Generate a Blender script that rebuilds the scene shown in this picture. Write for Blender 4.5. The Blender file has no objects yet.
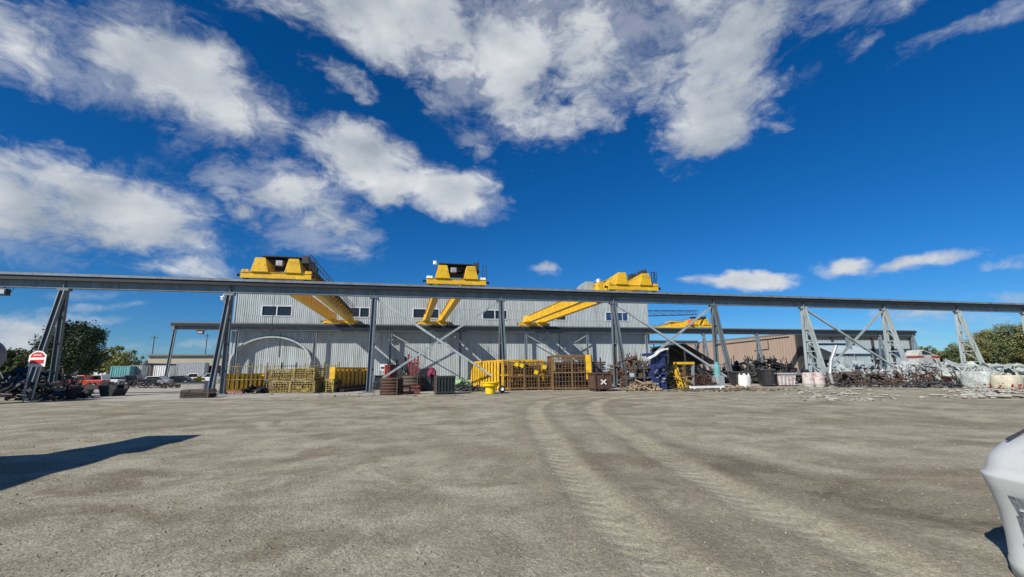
import bpy, bmesh, math, random
import numpy as np
from mathutils import Vector, Matrix
random.seed(7)
R_ = math.radians
sc = bpy.context.scene
COL = sc.collection

# ------------------------------------------------------------------ camera
F = 444.015; PIT, ROL, YAW = .1788, -.0105, .2279; CH = 2.0
c_, s_ = math.cos(PIT), math.sin(PIT)
r0, u0, f0 = Vector((1,0,0)), Vector((0,-s_,c_)), Vector((0,c_,s_))
cr, sr = math.cos(ROL), math.sin(ROL)
CR, CU = r0*cr+u0*sr, -r0*sr+u0*cr
MZ = Matrix.Rotation(-YAW, 3, 'Z')
CR, CU, CF = MZ@CR, MZ@CU, MZ@f0
CO = Vector((0,0,CH))
cd = bpy.data.cameras.new('camera'); cam = bpy.data.objects.new('camera', cd); COL.objects.link(cam)
cd.sensor_width = 36; cd.lens = F/1024*36; cd.clip_end = 6000; cd.clip_start = .05
m = Matrix.Identity(4)
for i in range(3): m[i][0], m[i][1], m[i][2], m[i][3] = CR[i], CU[i], -CF[i], CO[i]
cam.matrix_world = m; sc.camera = cam

def ray(x, y): return CR*(x-512)+CU*(288.5-y)+CF*F
def gnd(x, y):
    d = ray(x, y); return CO+d*(-CH/d.z)
def atY(x, y, Y):
    d = ray(x, y); return CO+d*(Y/d.y)
def X_at(px, Y, z=0):
    # X such that (X,Y,z) projects to column px
    k = (px-512)/F
    # (P.CR) = k (P.CF)
    a = CR.x-k*CF.x; b = (CR.y-k*CF.y)*Y+(CR.z-k*CF.z)*(z-CH)
    return -b/a
def mpp(p): return (Vector(p)-CO).dot(CF)/F

# ------------------------------------------------------------------ materials
MATS = {}
def NN(nt, t, **k):
    n = nt.nodes.new(t)
    for a, v in k.items(): setattr(n, a, v)
    return n
def M(name, col, rough=.6, metal=0., var=.18, scale=1.5, rust=0., rcol=(.16,.07,.035), bump=.15, bscale=8., streak=False, dirt=.0, spec=.5):
    if name in MATS: return MATS[name]
    mt = bpy.data.materials.new(name); mt.use_nodes = True; nt = mt.node_tree; L = nt.links
    b = nt.nodes['Principled BSDF']
    b.inputs['Roughness'].default_value = rough; b.inputs['Metallic'].default_value = metal
    b.inputs['Specular IOR Level'].default_value = spec
    tc = NN(nt, 'ShaderNodeTexCoord'); mp = NN(nt, 'ShaderNodeMapping')
    L.new(tc.outputs['Object'], mp.inputs[0])
    if streak: mp.inputs['Scale'].default_value = (1, 1, .12)
    n1 = NN(nt, 'ShaderNodeTexNoise'); n1.inputs['Scale'].default_value = scale; n1.inputs['Detail'].default_value = 6; n1.inputs['Roughness'].default_value = .65
    L.new(mp.outputs[0], n1.inputs['Vector'])
    mr = NN(nt, 'ShaderNodeMapRange'); mr.inputs[1].default_value = .3; mr.inputs[2].default_value = .7; mr.inputs[3].default_value = 1-var; mr.inputs[4].default_value = 1+var
    L.new(n1.outputs['Fac'], mr.inputs[0])
    mx = NN(nt, 'ShaderNodeMix', data_type='RGBA', blend_type='MULTIPLY'); mx.inputs[0].default_value = 1
    mx.inputs[6].default_value = (*col, 1)
    cb = NN(nt, 'ShaderNodeCombineColor')
    for i in range(3): L.new(mr.outputs[0], cb.inputs[i])
    L.new(cb.outputs[0], mx.inputs[7]); out = mx.outputs[2]
    if rust > 0:
        n2 = NN(nt, 'ShaderNodeTexNoise'); n2.inputs['Scale'].default_value = scale*2.3; n2.inputs['Detail'].default_value = 8; n2.inputs['Roughness'].default_value = .75
        L.new(mp.outputs[0], n2.inputs['Vector'])
        m2 = NN(nt, 'ShaderNodeMapRange'); m2.inputs[1].default_value = .62-.35*rust; m2.inputs[2].default_value = .72-.3*rust
        L.new(n2.outputs['Fac'], m2.inputs[0])
        x2 = NN(nt, 'ShaderNodeMix', data_type='RGBA'); x2.inputs[7].default_value = (*rcol, 1)
        L.new(m2.outputs[0], x2.inputs[0]); L.new(out, x2.inputs[6]); out = x2.outputs[2]
    L.new(out, b.inputs['Base Color'])
    if bump > 0:
        n3 = NN(nt, 'ShaderNodeTexNoise'); n3.inputs['Scale'].default_value = bscale; n3.inputs['Detail'].default_value = 5
        L.new(tc.outputs['Object'], n3.inputs['Vector'])
        bp = NN(nt, 'ShaderNodeBump'); bp.inputs['Strength'].default_value = bump; bp.inputs['Distance'].default_value = .05
        L.new(n3.outputs['Fac'], bp.inputs['Height']); L.new(bp.outputs[0], b.inputs['Normal'])
    MATS[name] = mt; return mt

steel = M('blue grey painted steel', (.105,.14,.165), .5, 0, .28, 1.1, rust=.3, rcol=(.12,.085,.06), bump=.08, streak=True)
steel_far = M('weathered grey steel', (.15,.19,.22), .6, 0, .22, 1.0, rust=.15, rcol=(.1,.075,.06), bump=.08)
railm = M('dull rail steel', (.16,.13,.11), .5, .4, .2, 2)
yellow = M('crane yellow paint', (.72,.43,.014), .5, 0, .18, .9, rust=.32, rcol=(.42,.25,.03), bump=.04)
yelrust = M('worn yellow paint', (.44,.29,.03), .65, 0, .3, 2.0, rust=.9, rcol=(.15,.085,.035), bump=.15)
yelold = M('olive yellow wire', (.36,.30,.045), .7, 0, .3, 3, rust=.6, rcol=(.12,.08,.04), bump=0)
yelplastic = M('bright yellow plastic', (.8,.55,.01), .35, 0, .05, 2, bump=0)
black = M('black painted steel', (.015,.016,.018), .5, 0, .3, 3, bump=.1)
dark = M('dark grey metal', (.045,.048,.05), .6, .2, .35, 3, rust=.2, bump=.15)
rusty = M('rusty iron', (.085,.045,.03), .85, .1, .45, 3.5, rust=.3, rcol=(.06,.04,.03), bump=.5)
brownrust = M('brown rusted plate', (.075,.045,.032), .85, .1, .4, 2.5, rust=.3, rcol=(.16,.08,.04), bump=.4)
greyrust = M('grey brown wire', (.085,.07,.06), .8, .1, .35, 3.5, rust=.35, rcol=(.1,.06,.04), bump=.4)
redp = M('faded red paint', (.24,.035,.03), .6, 0, .3, 3, rust=.3, bump=.1)
redsign = M('red sign paint', (.55,.03,.035), .45, 0, .08, 3, bump=0)
redpale = M('chalky red paint', (.6,.16,.15), .7, 0, .25, 3, bump=.1)
redspl = M('red splotched white paint', (.5,.48,.46), .8, 0, .15, 1.2, rust=.35, rcol=(.40,.13,.12), bump=.3)
magenta = M('magenta tarpaulin', (.26,.025,.07), .6, 0, .2, 3, bump=.3)
greend = M('dark green paint', (.018,.034,.032), .5, 0, .3, 3, rust=.15, bump=.1)
greenl = M('light green paint', (.25,.42,.2), .6, 0, .25, 3, bump=.1)
teal = M('teal painted sheet', (.12,.34,.36), .5, 0, .15, 1, rust=.1, bump=.05)
bluep = M('deep blue paint', (.02,.035,.12), .45, 0, .25, 2, rust=.1, bump=.08)
bluegrey = M('blue lattice paint', (.05,.11,.2), .5, 0, .15, 2, bump=0)
white = M('white paint', (.75,.76,.75), .45, 0, .1, 2, rust=.05, rcol=(.3,.25,.2), bump=.05)
whitefab = M('white woven fabric', (.7,.7,.67), .9, 0, .12, 4, bump=.4, bscale=5)
cream = M('cream fabric', (.5,.47,.36), .9, 0, .15, 4, bump=.4, bscale=5)
galv = M('galvanised steel', (.42,.45,.47), .45, .5, .2, 4, rust=.06, bump=.1)
orange = M('orange plastic', (.75,.16,.02), .5, 0, .1, 3, bump=0)
rubber = M('black rubber', (.02,.02,.02), .85, 0, .3, 5, bump=.2)
conc = M('weathered concrete', (.36,.35,.32), .9, 0, .2, 1.5, rust=.1, rcol=(.2,.18,.15), bump=.3, bscale=15)
wood = M('weathered timber', (.3,.22,.14), .85, 0, .35, 3, bump=.3, bscale=20)
tan = M('tan wall cladding', (.31,.235,.185), .75, 0, .07, .2, rust=.06, rcol=(.28,.2,.16), bump=.05, streak=True)
siding = M('pale grey corrugated siding', (.42,.465,.47), .5, .1, .16, .45, rust=.35, rcol=(.32,.35,.345), bump=.04, streak=True)
siding2 = M('blue grey corrugated siding', (.33,.4,.43), .5, .1, .12, .3, rust=.15, rcol=(.22,.26,.27), bump=.04, streak=True)
trim = M('window trim', (.6,.62,.62), .5, 0, .05, 2, bump=0)
roofm = M('grey roof sheet', (.2,.21,.22), .6, .2, .15, .3, bump=.1)
beige = M('beige far wall', (.42,.38,.28), .8, 0, .12, .3, bump=.05)
bark = M('tree bark', (.09,.07,.05), .9, 0, .3, 3, bump=.5)
carred = M('red car paint', (.42,.05,.025), .25, 0, .05, 2, bump=0)
carwhite = M('white car paint', (.7,.71,.72), .25, 0, .04, 2, bump=0)
carblue = M('blue grey car paint', (.12,.22,.3), .25, .2, .04, 2, bump=0)
carblack = M('black car paint', (.02,.02,.025), .22, 0, .04, 2, bump=0)
carsilver = M('silver car paint', (.42,.44,.46), .28, .4, .04, 2, bump=0)
hedge_m = None
def glassm():
    mt = M('dark window glass', (.02,.025,.03), .08, 0, .3, .8, bump=.0); return mt
glass = glassm()
glassb = M('blue tinted window glass', (.03,.06,.16), .1, 0, .5, 1.5, bump=0)

def leafm(name, a, b):
    mt = bpy.data.materials.new(name); mt.use_nodes = True; nt = mt.node_tree; L = nt.links
    bs = nt.nodes['Principled BSDF']; bs.inputs['Roughness'].default_value = .6
    g = NN(nt, 'ShaderNodeNewGeometry'); r = NN(nt, 'ShaderNodeMix', data_type='RGBA')
    r.inputs[6].default_value = (*a, 1); r.inputs[7].default_value = (*b, 1)
    L.new(g.outputs['Random Per Island'], r.inputs[0]); L.new(r.outputs[2], bs.inputs['Base Color'])
    return mt
leaf_dark = leafm('dark green leaves', (.018,.035,.014), (.05,.085,.03))
leaf_yel = leafm('yellow green leaves', (.12,.14,.03), (.3,.28,.06))
leaf_mid = leafm('olive green leaves', (.05,.075,.025), (.15,.17,.055))
leaf_aut = leafm('autumn tinted leaves', (.08,.1,.03), (.26,.23,.08))

# ------------------------------------------------------------------ mesh helpers
class MB:
    def __init__(s): s.v = []; s.f = []
    def add(s, vs, fs):
        n = len(s.v); s.v += [tuple(v) for v in vs]; s.f += [tuple(n+i for i in f) for f in fs]; return s
    def obox(s, c, a, b, d):
        c, a, b, d = map(Vector, (c, a, b, d)); vs = []
        for k in (-1, 1):
            for j in (-1, 1):
                for i in (-1, 1): vs.append(c+a*i+b*j+d*k)
        return s.add(vs, [(0,2,3,1),(4,5,7,6),(0,1,5,4),(2,6,7,3),(0,4,6,2),(1,3,7,5)])
    def box(s, x0, x1, y0, y1, z0, z1):
        return s.obox(((x0+x1)/2,(y0+y1)/2,(z0+z1)/2), ((x1-x0)/2,0,0), (0,(y1-y0)/2,0), (0,0,(z1-z0)/2))
    def frame(s, p0, p1, up=(0,0,1)):
        p0, p1 = Vector(p0), Vector(p1); d = (p1-p0); w = d.normalized(); up = Vector(up)
        if abs(w.dot(up)) > .98: up = Vector((0,1,0))
        a = w.cross(up).normalized(); b = a.cross(w).normalized()
        return p0, p1, w, a, b
    def bar(s, p0, p1, w, h, up=(0,0,1)):
        p0, p1, d, a, b = s.frame(p0, p1, up)
        return s.obox((p0+p1)/2, a*w/2, (p1-p0)/2, b*h/2)
    def ibeam(s, p0, p1, w, h, up=(0,1,0), tf=.06, tw=.05):
        # flanges lie across 'up'
        p0, p1, d, a, b = s.frame(p0, p1, up); cc = (p0+p1)/2; hl = (p1-p0)/2
        s.obox(cc+b*(h/2-tf/2), a*w/2, hl, b*tf/2); s.obox(cc-b*(h/2-tf/2), a*w/2, hl, b*tf/2)
        return s.obox(cc, a*tw/2, hl, b*(h/2-tf))
    def tube(s, p0, p1, r, n=10, r1=None, cap=True):
        p0, p1, d, a, b = s.frame(p0, p1); r1 = r if r1 is None else r1; vs = []
        for i in range(n):
            t = 2*math.pi*i/n; e = a*math.cos(t)+b*math.sin(t); vs.append(p0+e*r); vs.append(p1+e*r1)
        fs = [(2*i, 2*((i+1) % n), 2*((i+1) % n)+1, 2*i+1) for i in range(n)]
        if cap: fs += [tuple(range(0, 2*n, 2))[::-1], tuple(range(1, 2*n, 2))]
        return s.add(vs, fs)
    def path(s, pts, r, n=8):
        for a, b in zip(pts[:-1], pts[1:]): s.tube(a, b, r, n)
        return s
    def lathe(s, prof, n=24, c=(0,0,0), axis='z'):
        c = Vector(c); vs = []; m_ = len(prof)
        for i in range(n):
            t = 2*math.pi*i/n
            for r, z in prof:
                if axis == 'z': vs.append(c+Vector((r*math.cos(t), r*math.sin(t), z)))
                elif axis == 'y': vs.append(c+Vector((r*math.cos(t), z, r*math.sin(t))))
                else: vs.append(c+Vector((z, r*math.cos(t), r*math.sin(t))))
        fs = []
        for i in range(n):
            j = (i+1) % n
            for k in range(m_-1): fs.append((i*m_+k, j*m_+k, j*m_+k+1, i*m_+k+1))
        return s.add(vs, fs)
    def prism(s, poly, y0, y1, axis='y'):
        # poly in (x,z) extruded along y ; axis 'x': poly in (y,z) extruded along x
        n = len(poly)
        P = (lambda p, t: (p[0], t, p[1])) if axis == 'y' else ((lambda p, t: (t, p[0], p[1])) if axis == 'x' else (lambda p, t: (p[0], p[1], t)))
        vs = [P(p, y0) for p in poly]+[P(p, y1) for p in poly]
        fs = [tuple(range(n)), tuple(range(2*n-1, n-1, -1))]+[(i, i+n, (i+1) % n+n, (i+1) % n) for i in range(n)]
        return s.add(vs, fs)
    def rock(s, c, r, sq=.7):
        c = Vector(c); vs = []
        for v in ((1,0,0),(-1,0,0),(0,1,0),(0,-1,0),(0,0,1),(0,0,-1),(.7,.7,.5),(-.7,.7,.5),(-.7,-.7,.5),(.7,-.7,.5)):
            k = r*random.uniform(.6, 1.15); vs.append(c+Vector((v[0]*k, v[1]*k, v[2]*k*sq)))
        return s.add(vs, [(4,6,7),(4,7,8),(4,8,9),(4,9,6),(6,0,2),(6,2,7),(7,2,1),(7,1,8),(8,1,3),(8,3,9),(9,3,0),(9,0,6),(5,2,0),(5,1,2),(5,3,1),(5,0,3)])
    def corr(s, p0, p1, z0, z1, per=.3, dep=.05, nrm=None, flip=False):
        # vertical trapezoid corrugation from p0 to p1 (xy), heights z0..z1
        p0 = Vector((p0[0], p0[1], 0)); p1 = Vector((p1[0], p1[1], 0)); d = p1-p0; Ln = d.length; d /= Ln
        n_ = Vector((d.y, -d.x, 0)) if nrm is None else Vector(nrm)
        k = max(1, round(Ln/per)); per = Ln/k; vs = []
        for i in range(k):
            for t, o in ((0, 0), (.3, 0), (.42, 1), (.88, 1)):
                q = p0+d*(i+t)*per+n_*dep*o; vs += [(q.x, q.y, z0), (q.x, q.y, z1)]
        vs += [(p1.x, p1.y, z0), (p1.x, p1.y, z1)]
        m_ = len(vs)//2
        return s.add(vs, [(2*i, 2*i+2, 2*i+3, 2*i+1) for i in range(m_-1)])
    def build(s, name, mat, parent=None, smooth=False, loc=None, bevel=0, fix=True):
        me = bpy.data.meshes.new(name); me.from_pydata(s.v, [], s.f); me.update()
        if fix:
            bm = bmesh.new(); bm.from_mesh(me); bmesh.ops.recalc_face_normals(bm, faces=bm.faces); bm.to_mesh(me); bm.free()
        o = bpy.data.objects.new(name, me); COL.objects.link(o)
        if isinstance(mat, (list, tuple)):
            for q in mat: me.materials.append(q)
        else: me.materials.append(mat)
        if parent is not None: o.parent = parent
        if loc is not None: o.location = loc
        if smooth: me.shade_smooth()
        if bevel:
            b = o.modifiers.new('bevel', 'BEVEL'); b.width = bevel; b.segments = 2; b.limit_method = 'ANGLE'
        return o
def thing(name, label, cat, loc=(0,0,0), rz=0, group=None):
    o = bpy.data.objects.new(name, None); COL.objects.link(o); o.location = loc; o.rotation_euler = (0, 0, rz)
    o.empty_display_size = .3; return tag(o, label, cat, group)
def tag(o, label, cat, group=None, kind=None):
    o['label'] = label
    if cat: o['category'] = cat
    if group: o['group'] = group
    if kind: o['kind'] = kind
    return o
def struct(o, label=None):
    o['kind'] = 'structure'
    if label: o['label'] = label
    return o
def copy_tree(o, parent=None):
    c = o.copy(); COL.objects.link(c); c.parent = parent
    for ch in list(o.children): copy_tree(ch, c)
    return c

# ------------------------------------------------------------------ sun, sky
EL, AZ = 35, 55          # light travels towards +x*sin, +y*cos
Ld = Vector((math.sin(R_(AZ))*math.cos(R_(EL)), math.cos(R_(AZ))*math.cos(R_(EL)), -math.sin(R_(EL))))
sd = bpy.data.lights.new('sun', 'SUN'); sd.energy = 4.6; sd.angle = R_(.53); sd.color = (1, .94, .84)
so = bpy.data.objects.new('sun', sd); COL.objects.link(so); so.rotation_euler = Ld.to_track_quat('-Z', 'Y').to_euler()

w = bpy.data.worlds.new('World'); sc.world = w; w.use_nodes = True; nt = w.node_tree; L = nt.links
bg = nt.nodes['Background']
sky = NN(nt, 'ShaderNodeTexSky'); sky.sky_type = 'NISHITA'; sky.sun_disc = False
sky.sun_elevation = R_(EL); sky.sun_rotation = R_(180+AZ); sky.altitude = 200; sky.air_density = 1.0; sky.dust_density = .0; sky.ozone_density = 3.5
SKYS = .06
bg.inputs['Strength'].default_value = SKYS
tc = NN(nt, 'ShaderNodeTexCoord'); DIR = tc.outputs['Generated']
hs = NN(nt, 'ShaderNodeHueSaturation'); hs.inputs['Saturation'].default_value = 1.12; hs.inputs['Value'].default_value = 1.0
tint = NN(nt, 'ShaderNodeMix', data_type='RGBA', blend_type='MULTIPLY'); tint.inputs[0].default_value = 1; tint.inputs[7].default_value = (.46, .76, 1.14, 1)
L.new(sky.outputs[0], tint.inputs[6]); L.new(tint.outputs[2], hs.inputs['Color'])
# cloud deck coordinates (perspective of a high flat layer)
def math_(op, a, b=None, c=None, clamp=False):
    n = NN(nt, 'ShaderNodeMath', operation=op); n.use_clamp = clamp
    for i, v in enumerate((a, b, c)):
        if v is None: continue
        if isinstance(v, (int, float)): n.inputs[i].default_value = v
        else: L.new(v, n.inputs[i])
    return n.outputs[0]
def vmath(op, a, b=None, scale=None):
    n = NN(nt, 'ShaderNodeVectorMath', operation=op)
    for i, v in enumerate((a, b)):
        if v is None: continue
        if isinstance(v, (tuple, Vector)): n.inputs[i].default_value = tuple(v)
        else: L.new(v, n.inputs[i])
    if scale is not None:
        if isinstance(scale, (int, float)): n.inputs['Scale'].default_value = scale
        else: L.new(scale, n.inputs['Scale'])
    return n.outputs['Value'] if op in ('DOT_PRODUCT', 'LENGTH') else n.outputs['Vector']
sep = NN(nt, 'ShaderNodeSeparateXYZ'); L.new(DIR, sep.inputs[0])
zz = math_('MAXIMUM', math_('ADD', sep.outputs[2], .12), .05)
plane = vmath('SCALE', DIR, scale=math_('DIVIDE', 1.0, zz))
def noise(vec, scale, detail=8, rough=.6, out='Fac', dist=0):
    n = NN(nt, 'ShaderNodeTexNoise'); n.inputs['Scale'].default_value = scale; n.inputs['Detail'].default_value = detail; n.inputs['Roughness'].default_value = rough
    n.inputs['Distortion'].default_value = dist
    L.new(vec, n.inputs['Vector']); return n.outputs[out]
warp = vmath('SCALE', vmath('SUBTRACT', noise(DIR, 3.0, 5, .6, 'Color'), (.5,.5,.5)), scale=.13)
D2 = vmath('ADD', DIR, warp)
blobs = [  # px, py, rx, ry, image angle (deg, clockwise), weight
 (190,88,90,44,25,1.1), (100,42,50,14,38,.62), (20,45,58,32,40,.7), (250,180,40,26,40,.8), (300,205,70,36,30,1), (370,168,62,30,15,1), (445,190,52,24,12,.95),
 (70,200,130,50,14,1.05), (5,165,60,30,20,.9), (195,232,55,18,12,.8), (205,268,48,15,0,1.0), (345,242,14,8,0,.6),
 (390,22,100,34,20,1.05), (300,2,90,20,0,.8), (450,55,60,40,40,.95), (525,55,50,78,12,1.15), (595,35,75,55,-20,1.1), (640,62,42,30,-20,.85), (490,125,28,28,20,.62), (570,120,55,24,-15,.66),
 (735,30,80,44,-30,.95), (712,98,48,62,28,1.02), (700,148,22,16,30,.6), (347,75,32,16,20,.55), (670,15,60,30,0,.9), (783,112,18,22,-40,.5), (800,20,42,22,-25,.75),
 (885,10,34,22,-20,.7), (975,25,64,11,-20,.62), (865,50,12,7,-40,.5),
 (843,267,28,9,-8,.85), (922,261,44,9,-19,.9), (738,285,46,8,-3,.75), (1004,260,30,7,-10,.6), (548,272,18,9,0,.5),
 (15,335,60,26,5,.75), (80,328,40,7,0,.6), (75,298,46,6,0,.5), (80,313,60,5,0,.62), (945,318,70,10,0,.68), (150,350,80,7,0,.55), (850,335,90,7,0,.5), (1010,300,30,8,0,.5), (600,335,80,5,0,.4)]
dens = None; low = None
for (px, py, rx, ry, ang, wt) in blobs:
    cdir = ray(px, py).normalized(); rr = ray(px, py).length
    a = R_(ang); ux = (CR*math.cos(a)-CU*math.sin(a)); uy = (CR*math.sin(a)+CU*math.cos(a))
    ux = (ux-cdir*ux.dot(cdir)).normalized(); uy = (uy-cdir*uy.dot(cdir)).normalized()
    sx = rx*1.08/rr; sy = ry*1.08/rr
    if py > 240: sx *= .95; sy *= .95
    # offsets so that dot gives zero at centre (c is orthogonal already)
    da = vmath('DOT_PRODUCT', D2, tuple(ux/sx)); db = vmath('DOT_PRODUCT', D2, tuple(uy/sy))
    r2 = math_('MULTIPLY_ADD', da, da, math_('MULTIPLY', db, db))
    v = math_('MULTIPLY_ADD', r2, -wt*.55, wt)
    dens = v if dens is None else math_('SMOOTH_MAX', dens, v, .06)
    lv = math_('MULTIPLY', v, math_('MULTIPLY_ADD', db, -.55, .5))
    low = lv if low is None else math_('MAXIMUM', low, lv)
DSQ = vmath('MULTIPLY', DIR, (1, 1, 1.7))
dens = math_('MULTIPLY', dens, math_('GREATER_THAN', sep.outputs[2], 0.0))
n_big = noise(DSQ, 5.0, 12, .58, dist=.25); n_fine = noise(DSQ, 17.0, 10, .66, dist=.8)
fb = math_('ADD', math_('MULTIPLY', math_('SUBTRACT', n_big, .5), 2.3), math_('MULTIPLY', math_('SUBTRACT', n_fine, .5), 1.0))
dd = math_('ADD', dens, fb)
al = NN(nt, 'ShaderNodeMapRange'); al.interpolation_type = 'SMOOTHSTEP'
al.inputs[1].default_value = .38; al.inputs[2].default_value = 1.05; L.new(dd, al.inputs[0])
veil = NN(nt, 'ShaderNodeMapRange'); veil.interpolation_type = 'SMOOTHSTEP'; veil.inputs[1].default_value = .15; veil.inputs[2].default_value = 1.15; veil.inputs[4].default_value = .45
L.new(math_('ADD', dens, math_('MULTIPLY', math_('SUBTRACT', noise(vmath('ADD', DSQ, vmath('SCALE', warp, scale=1.5)), 9.0, 10, .68, dist=.25), .52), 3.4)), veil.inputs[0])
ALPHA = math_('MAXIMUM', al.outputs[0], math_('MULTIPLY', veil.outputs[0], math_('MULTIPLY', math_('GREATER_THAN', sep.outputs[2], 0.0), math_('MULTIPLY_ADD', dens, 1.2, .5, clamp=True))))
TOSUN = -Ld
rel = math_('SUBTRACT', noise(DSQ, 4.5, 7, .52), noise(vmath('ADD', DSQ, tuple(TOSUN*.06)), 4.5, 7, .52))
thick = NN(nt, 'ShaderNodeMapRange'); thick.interpolation_type = 'SMOOTHSTEP'; thick.inputs[1].default_value = .9; thick.inputs[2].default_value = 2.2; L.new(math_('ADD', dd, math_('MULTIPLY', low, .6)), thick.inputs[0])
shv = math_('ADD', math_('MULTIPLY_ADD', rel, 2.0, .95), math_('MULTIPLY', thick.outputs[0], -.5), clamp=True)
ccol = NN(nt, 'ShaderNodeMix', data_type='RGBA'); ccol.inputs[6].default_value = (.24/SKYS, .285/SKYS, .34/SKYS, 1); ccol.inputs[7].default_value = (.66/SKYS, .67/SKYS, .675/SKYS, 1)
L.new(shv, ccol.inputs[0])
fin = NN(nt, 'ShaderNodeMix', data_type='RGBA'); L.new(math_('MULTIPLY', ALPHA, .96), fin.inputs[0]); L.new(hs.outputs[0], fin.inputs[6]); L.new(ccol.outputs[2], fin.inputs[7])
L.new(fin.outputs[2], bg.inputs['Color'])
w.cycles.sampling_method = 'MANUAL'; w.cycles.sample_map_resolution = 256
sc.view_settings.view_transform = 'Standard'; sc.view_settings.look = 'None'; sc.view_settings.gamma = 1; sc.view_settings.exposure = .38

# ------------------------------------------------------------------ ground
def pxline(pts): return np.array([[*gnd(*p)[:2]] for p in pts])
trackA = pxline([(760,390.5),(680,392),(610,394),(565,397.5),(538,405),(536,419),(552,443),(577,474),(612,513),(652,550),(700,590)])
trackB = pxline([(840,390),(740,391.5),(660,394),(612,398),(594,406),(606,421),(643,443),(692,470),(762,505),(850,545),(960,600)])
trackC = pxline([(660,448),(720,462),(790,482),(860,495),(1000,520)])
def smooth_poly(P, n=14):
    out = []
    Q = np.vstack([2*P[0]-P[1], P, 2*P[-1]-P[-2]])
    for i in range(1, len(Q)-2):
        for t in np.linspace(0, 1, n, endpoint=False):
            a, b, c, d = Q[i-1], Q[i], Q[i+1], Q[i+2]
            out.append(.5*((2*b)+(-a+c)*t+(2*a-5*b+4*c-d)*t*t+(-a+3*b-3*c+d)*t**3))
    out.append(Q[-2]); return np.array(out)
def dist_along(X, Y, P):
    best = np.full(X.shape, 1e9); sa = np.zeros(X.shape); s0 = 0
    for a, b in zip(P[:-1], P[1:]):
        d = b-a; ln = np.hypot(*d)+1e-9; d = d/ln
        rx, ry = X-a[0], Y-a[1]; t = np.clip(rx*d[0]+ry*d[1], 0, ln)
        dx, dy = rx-t*d[0], ry-t*d[1]; q = np.hypot(dx, dy); sgn = np.sign(d[0]*ry-d[1]*rx)
        m_ = q < np.abs(best); best = np.where(m_, q*np.where(sgn == 0, 1, sgn), best); sa = np.where(m_, s0+t, sa); s0 += ln
    return best, sa
def vnoise(X, Y, sc_, seed):
    rs = np.random.RandomState(seed); T = rs.rand(256, 256)
    x = X*sc_; y = Y*sc_; xi = np.floor(x).astype(int); yi = np.floor(y).astype(int); fx = x-xi; fy = y-yi
    fx = fx*fx*(3-2*fx); fy = fy*fy*(3-2*fy)
    g = lambda a, b: T[a % 256, b % 256]
    return (g(xi,yi)*(1-fx)*(1-fy)+g(xi+1,yi)*fx*(1-fy)+g(xi,yi+1)*(1-fx)*fy+g(xi+1,yi+1)*fx*fy)-.5
def height(X, Y, full=False):
    dA, sA = dist_along(X, Y, TA); dB, sB = dist_along(X, Y, TB)
    far = np.hypot(X, Y); fade = np.clip((34-Y)/8, 0, 1)*np.clip((70-far)/20, 0, 1)
    h = vnoise(X, Y, .25, 1)*.09+vnoise(X, Y, .9, 2)*.045+vnoise(X, Y, 2.7, 3)*.014+vnoise(X, Y, 7, 4)*.006
    for d in (dA, dB):
        a = np.abs(d); h = h-.022*np.exp(-(a/.36)**4)+.012*np.exp(-((a-.58)/.16)**2)
    h = h*fade
    if full: return h, dA, sA, dB, sB
    return h
TA, TB, TC = smooth_poly(trackA), smooth_poly(trackB), smooth_poly(trackC)
n = 620
uu = np.linspace(-1, 1, n); k = 7.2; gx = 3.2*np.sinh(k*uu)+3
vv = np.linspace(-.55, 1, n); gy = 3.2*np.sinh(k*vv)+5
X, Y = np.meshgrid(gx, gy)
Z, dA, sA, dB, sB = height(X, Y, True); dC, sC = dist_along(X, Y, TC)
co = np.stack([X, Y, Z], -1).reshape(-1, 3)
idx = np.arange(n*n).reshape(n, n)
fc = np.stack([idx[:-1,:-1], idx[:-1,1:], idx[1:,1:], idx[1:,:-1]], -1).reshape(-1, 4)
me = bpy.data.meshes.new('ground'); me.vertices.add(n*n); me.vertices.foreach_set('co', co.ravel())
me.loops.add(fc.size); me.loops.foreach_set('vertex_index', fc.ravel().astype(np.int32))
me.polygons.add(len(fc)); me.polygons.foreach_set('loop_start', np.arange(0, fc.size, 4, dtype=np.int32)); me.polygons.foreach_set('loop_total', np.full(len(fc), 4, dtype=np.int32))
me.update(calc_edges=True); me.shade_smooth()
for nm, arr in (('da', dA), ('sa', sA), ('db', dB), ('sb', sB), ('dc', dC)):
    at_ = me.attributes.new(nm, 'FLOAT', 'POINT'); at_.data.foreach_set('value', np.clip(arr, -200, 5000).ravel().astype(np.float32))
go = bpy.data.objects.new('ground', me); COL.objects.link(go); struct(go)
gm = bpy.data.materials.new('packed gravel and dirt'); gm.use_nodes = True; nt = gm.node_tree; L = nt.links
b = nt.nodes['Principled BSDF']; b.inputs['Roughness'].default_value = .95; b.inputs['Specular IOR Level'].default_value = .2
geo = NN(nt, 'ShaderNodeNewGeometry'); POS = geo.outputs['Position']
def attr(nm):
    a = NN(nt, 'ShaderNodeAttribute'); a.attribute_name = nm; return a.outputs['Fac']
def mixc(f, a, b2, bt='MIX'):
    x = NN(nt, 'ShaderNodeMix', data_type='RGBA', blend_type=bt)
    for i, v in ((0, f), (6, a), (7, b2)):
        if isinstance(v, (int, float)): x.inputs[i].default_value = v
        elif isinstance(v, tuple): x.inputs[i].default_value = (*v, 1)
        else: L.new(v, x.inputs[i])
    return x.outputs[2]
def rng(v, a, b2, c=0., d=1., sm=True):
    r = NN(nt, 'ShaderNodeMapRange'); r.interpolation_type = 'SMOOTHSTEP' if sm else 'LINEAR'
    for i, q in ((1, a), (2, b2), (3, c), (4, d)): r.inputs[i].default_value = q
    L.new(v, r.inputs[0]); return r.outputs[0]
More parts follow.
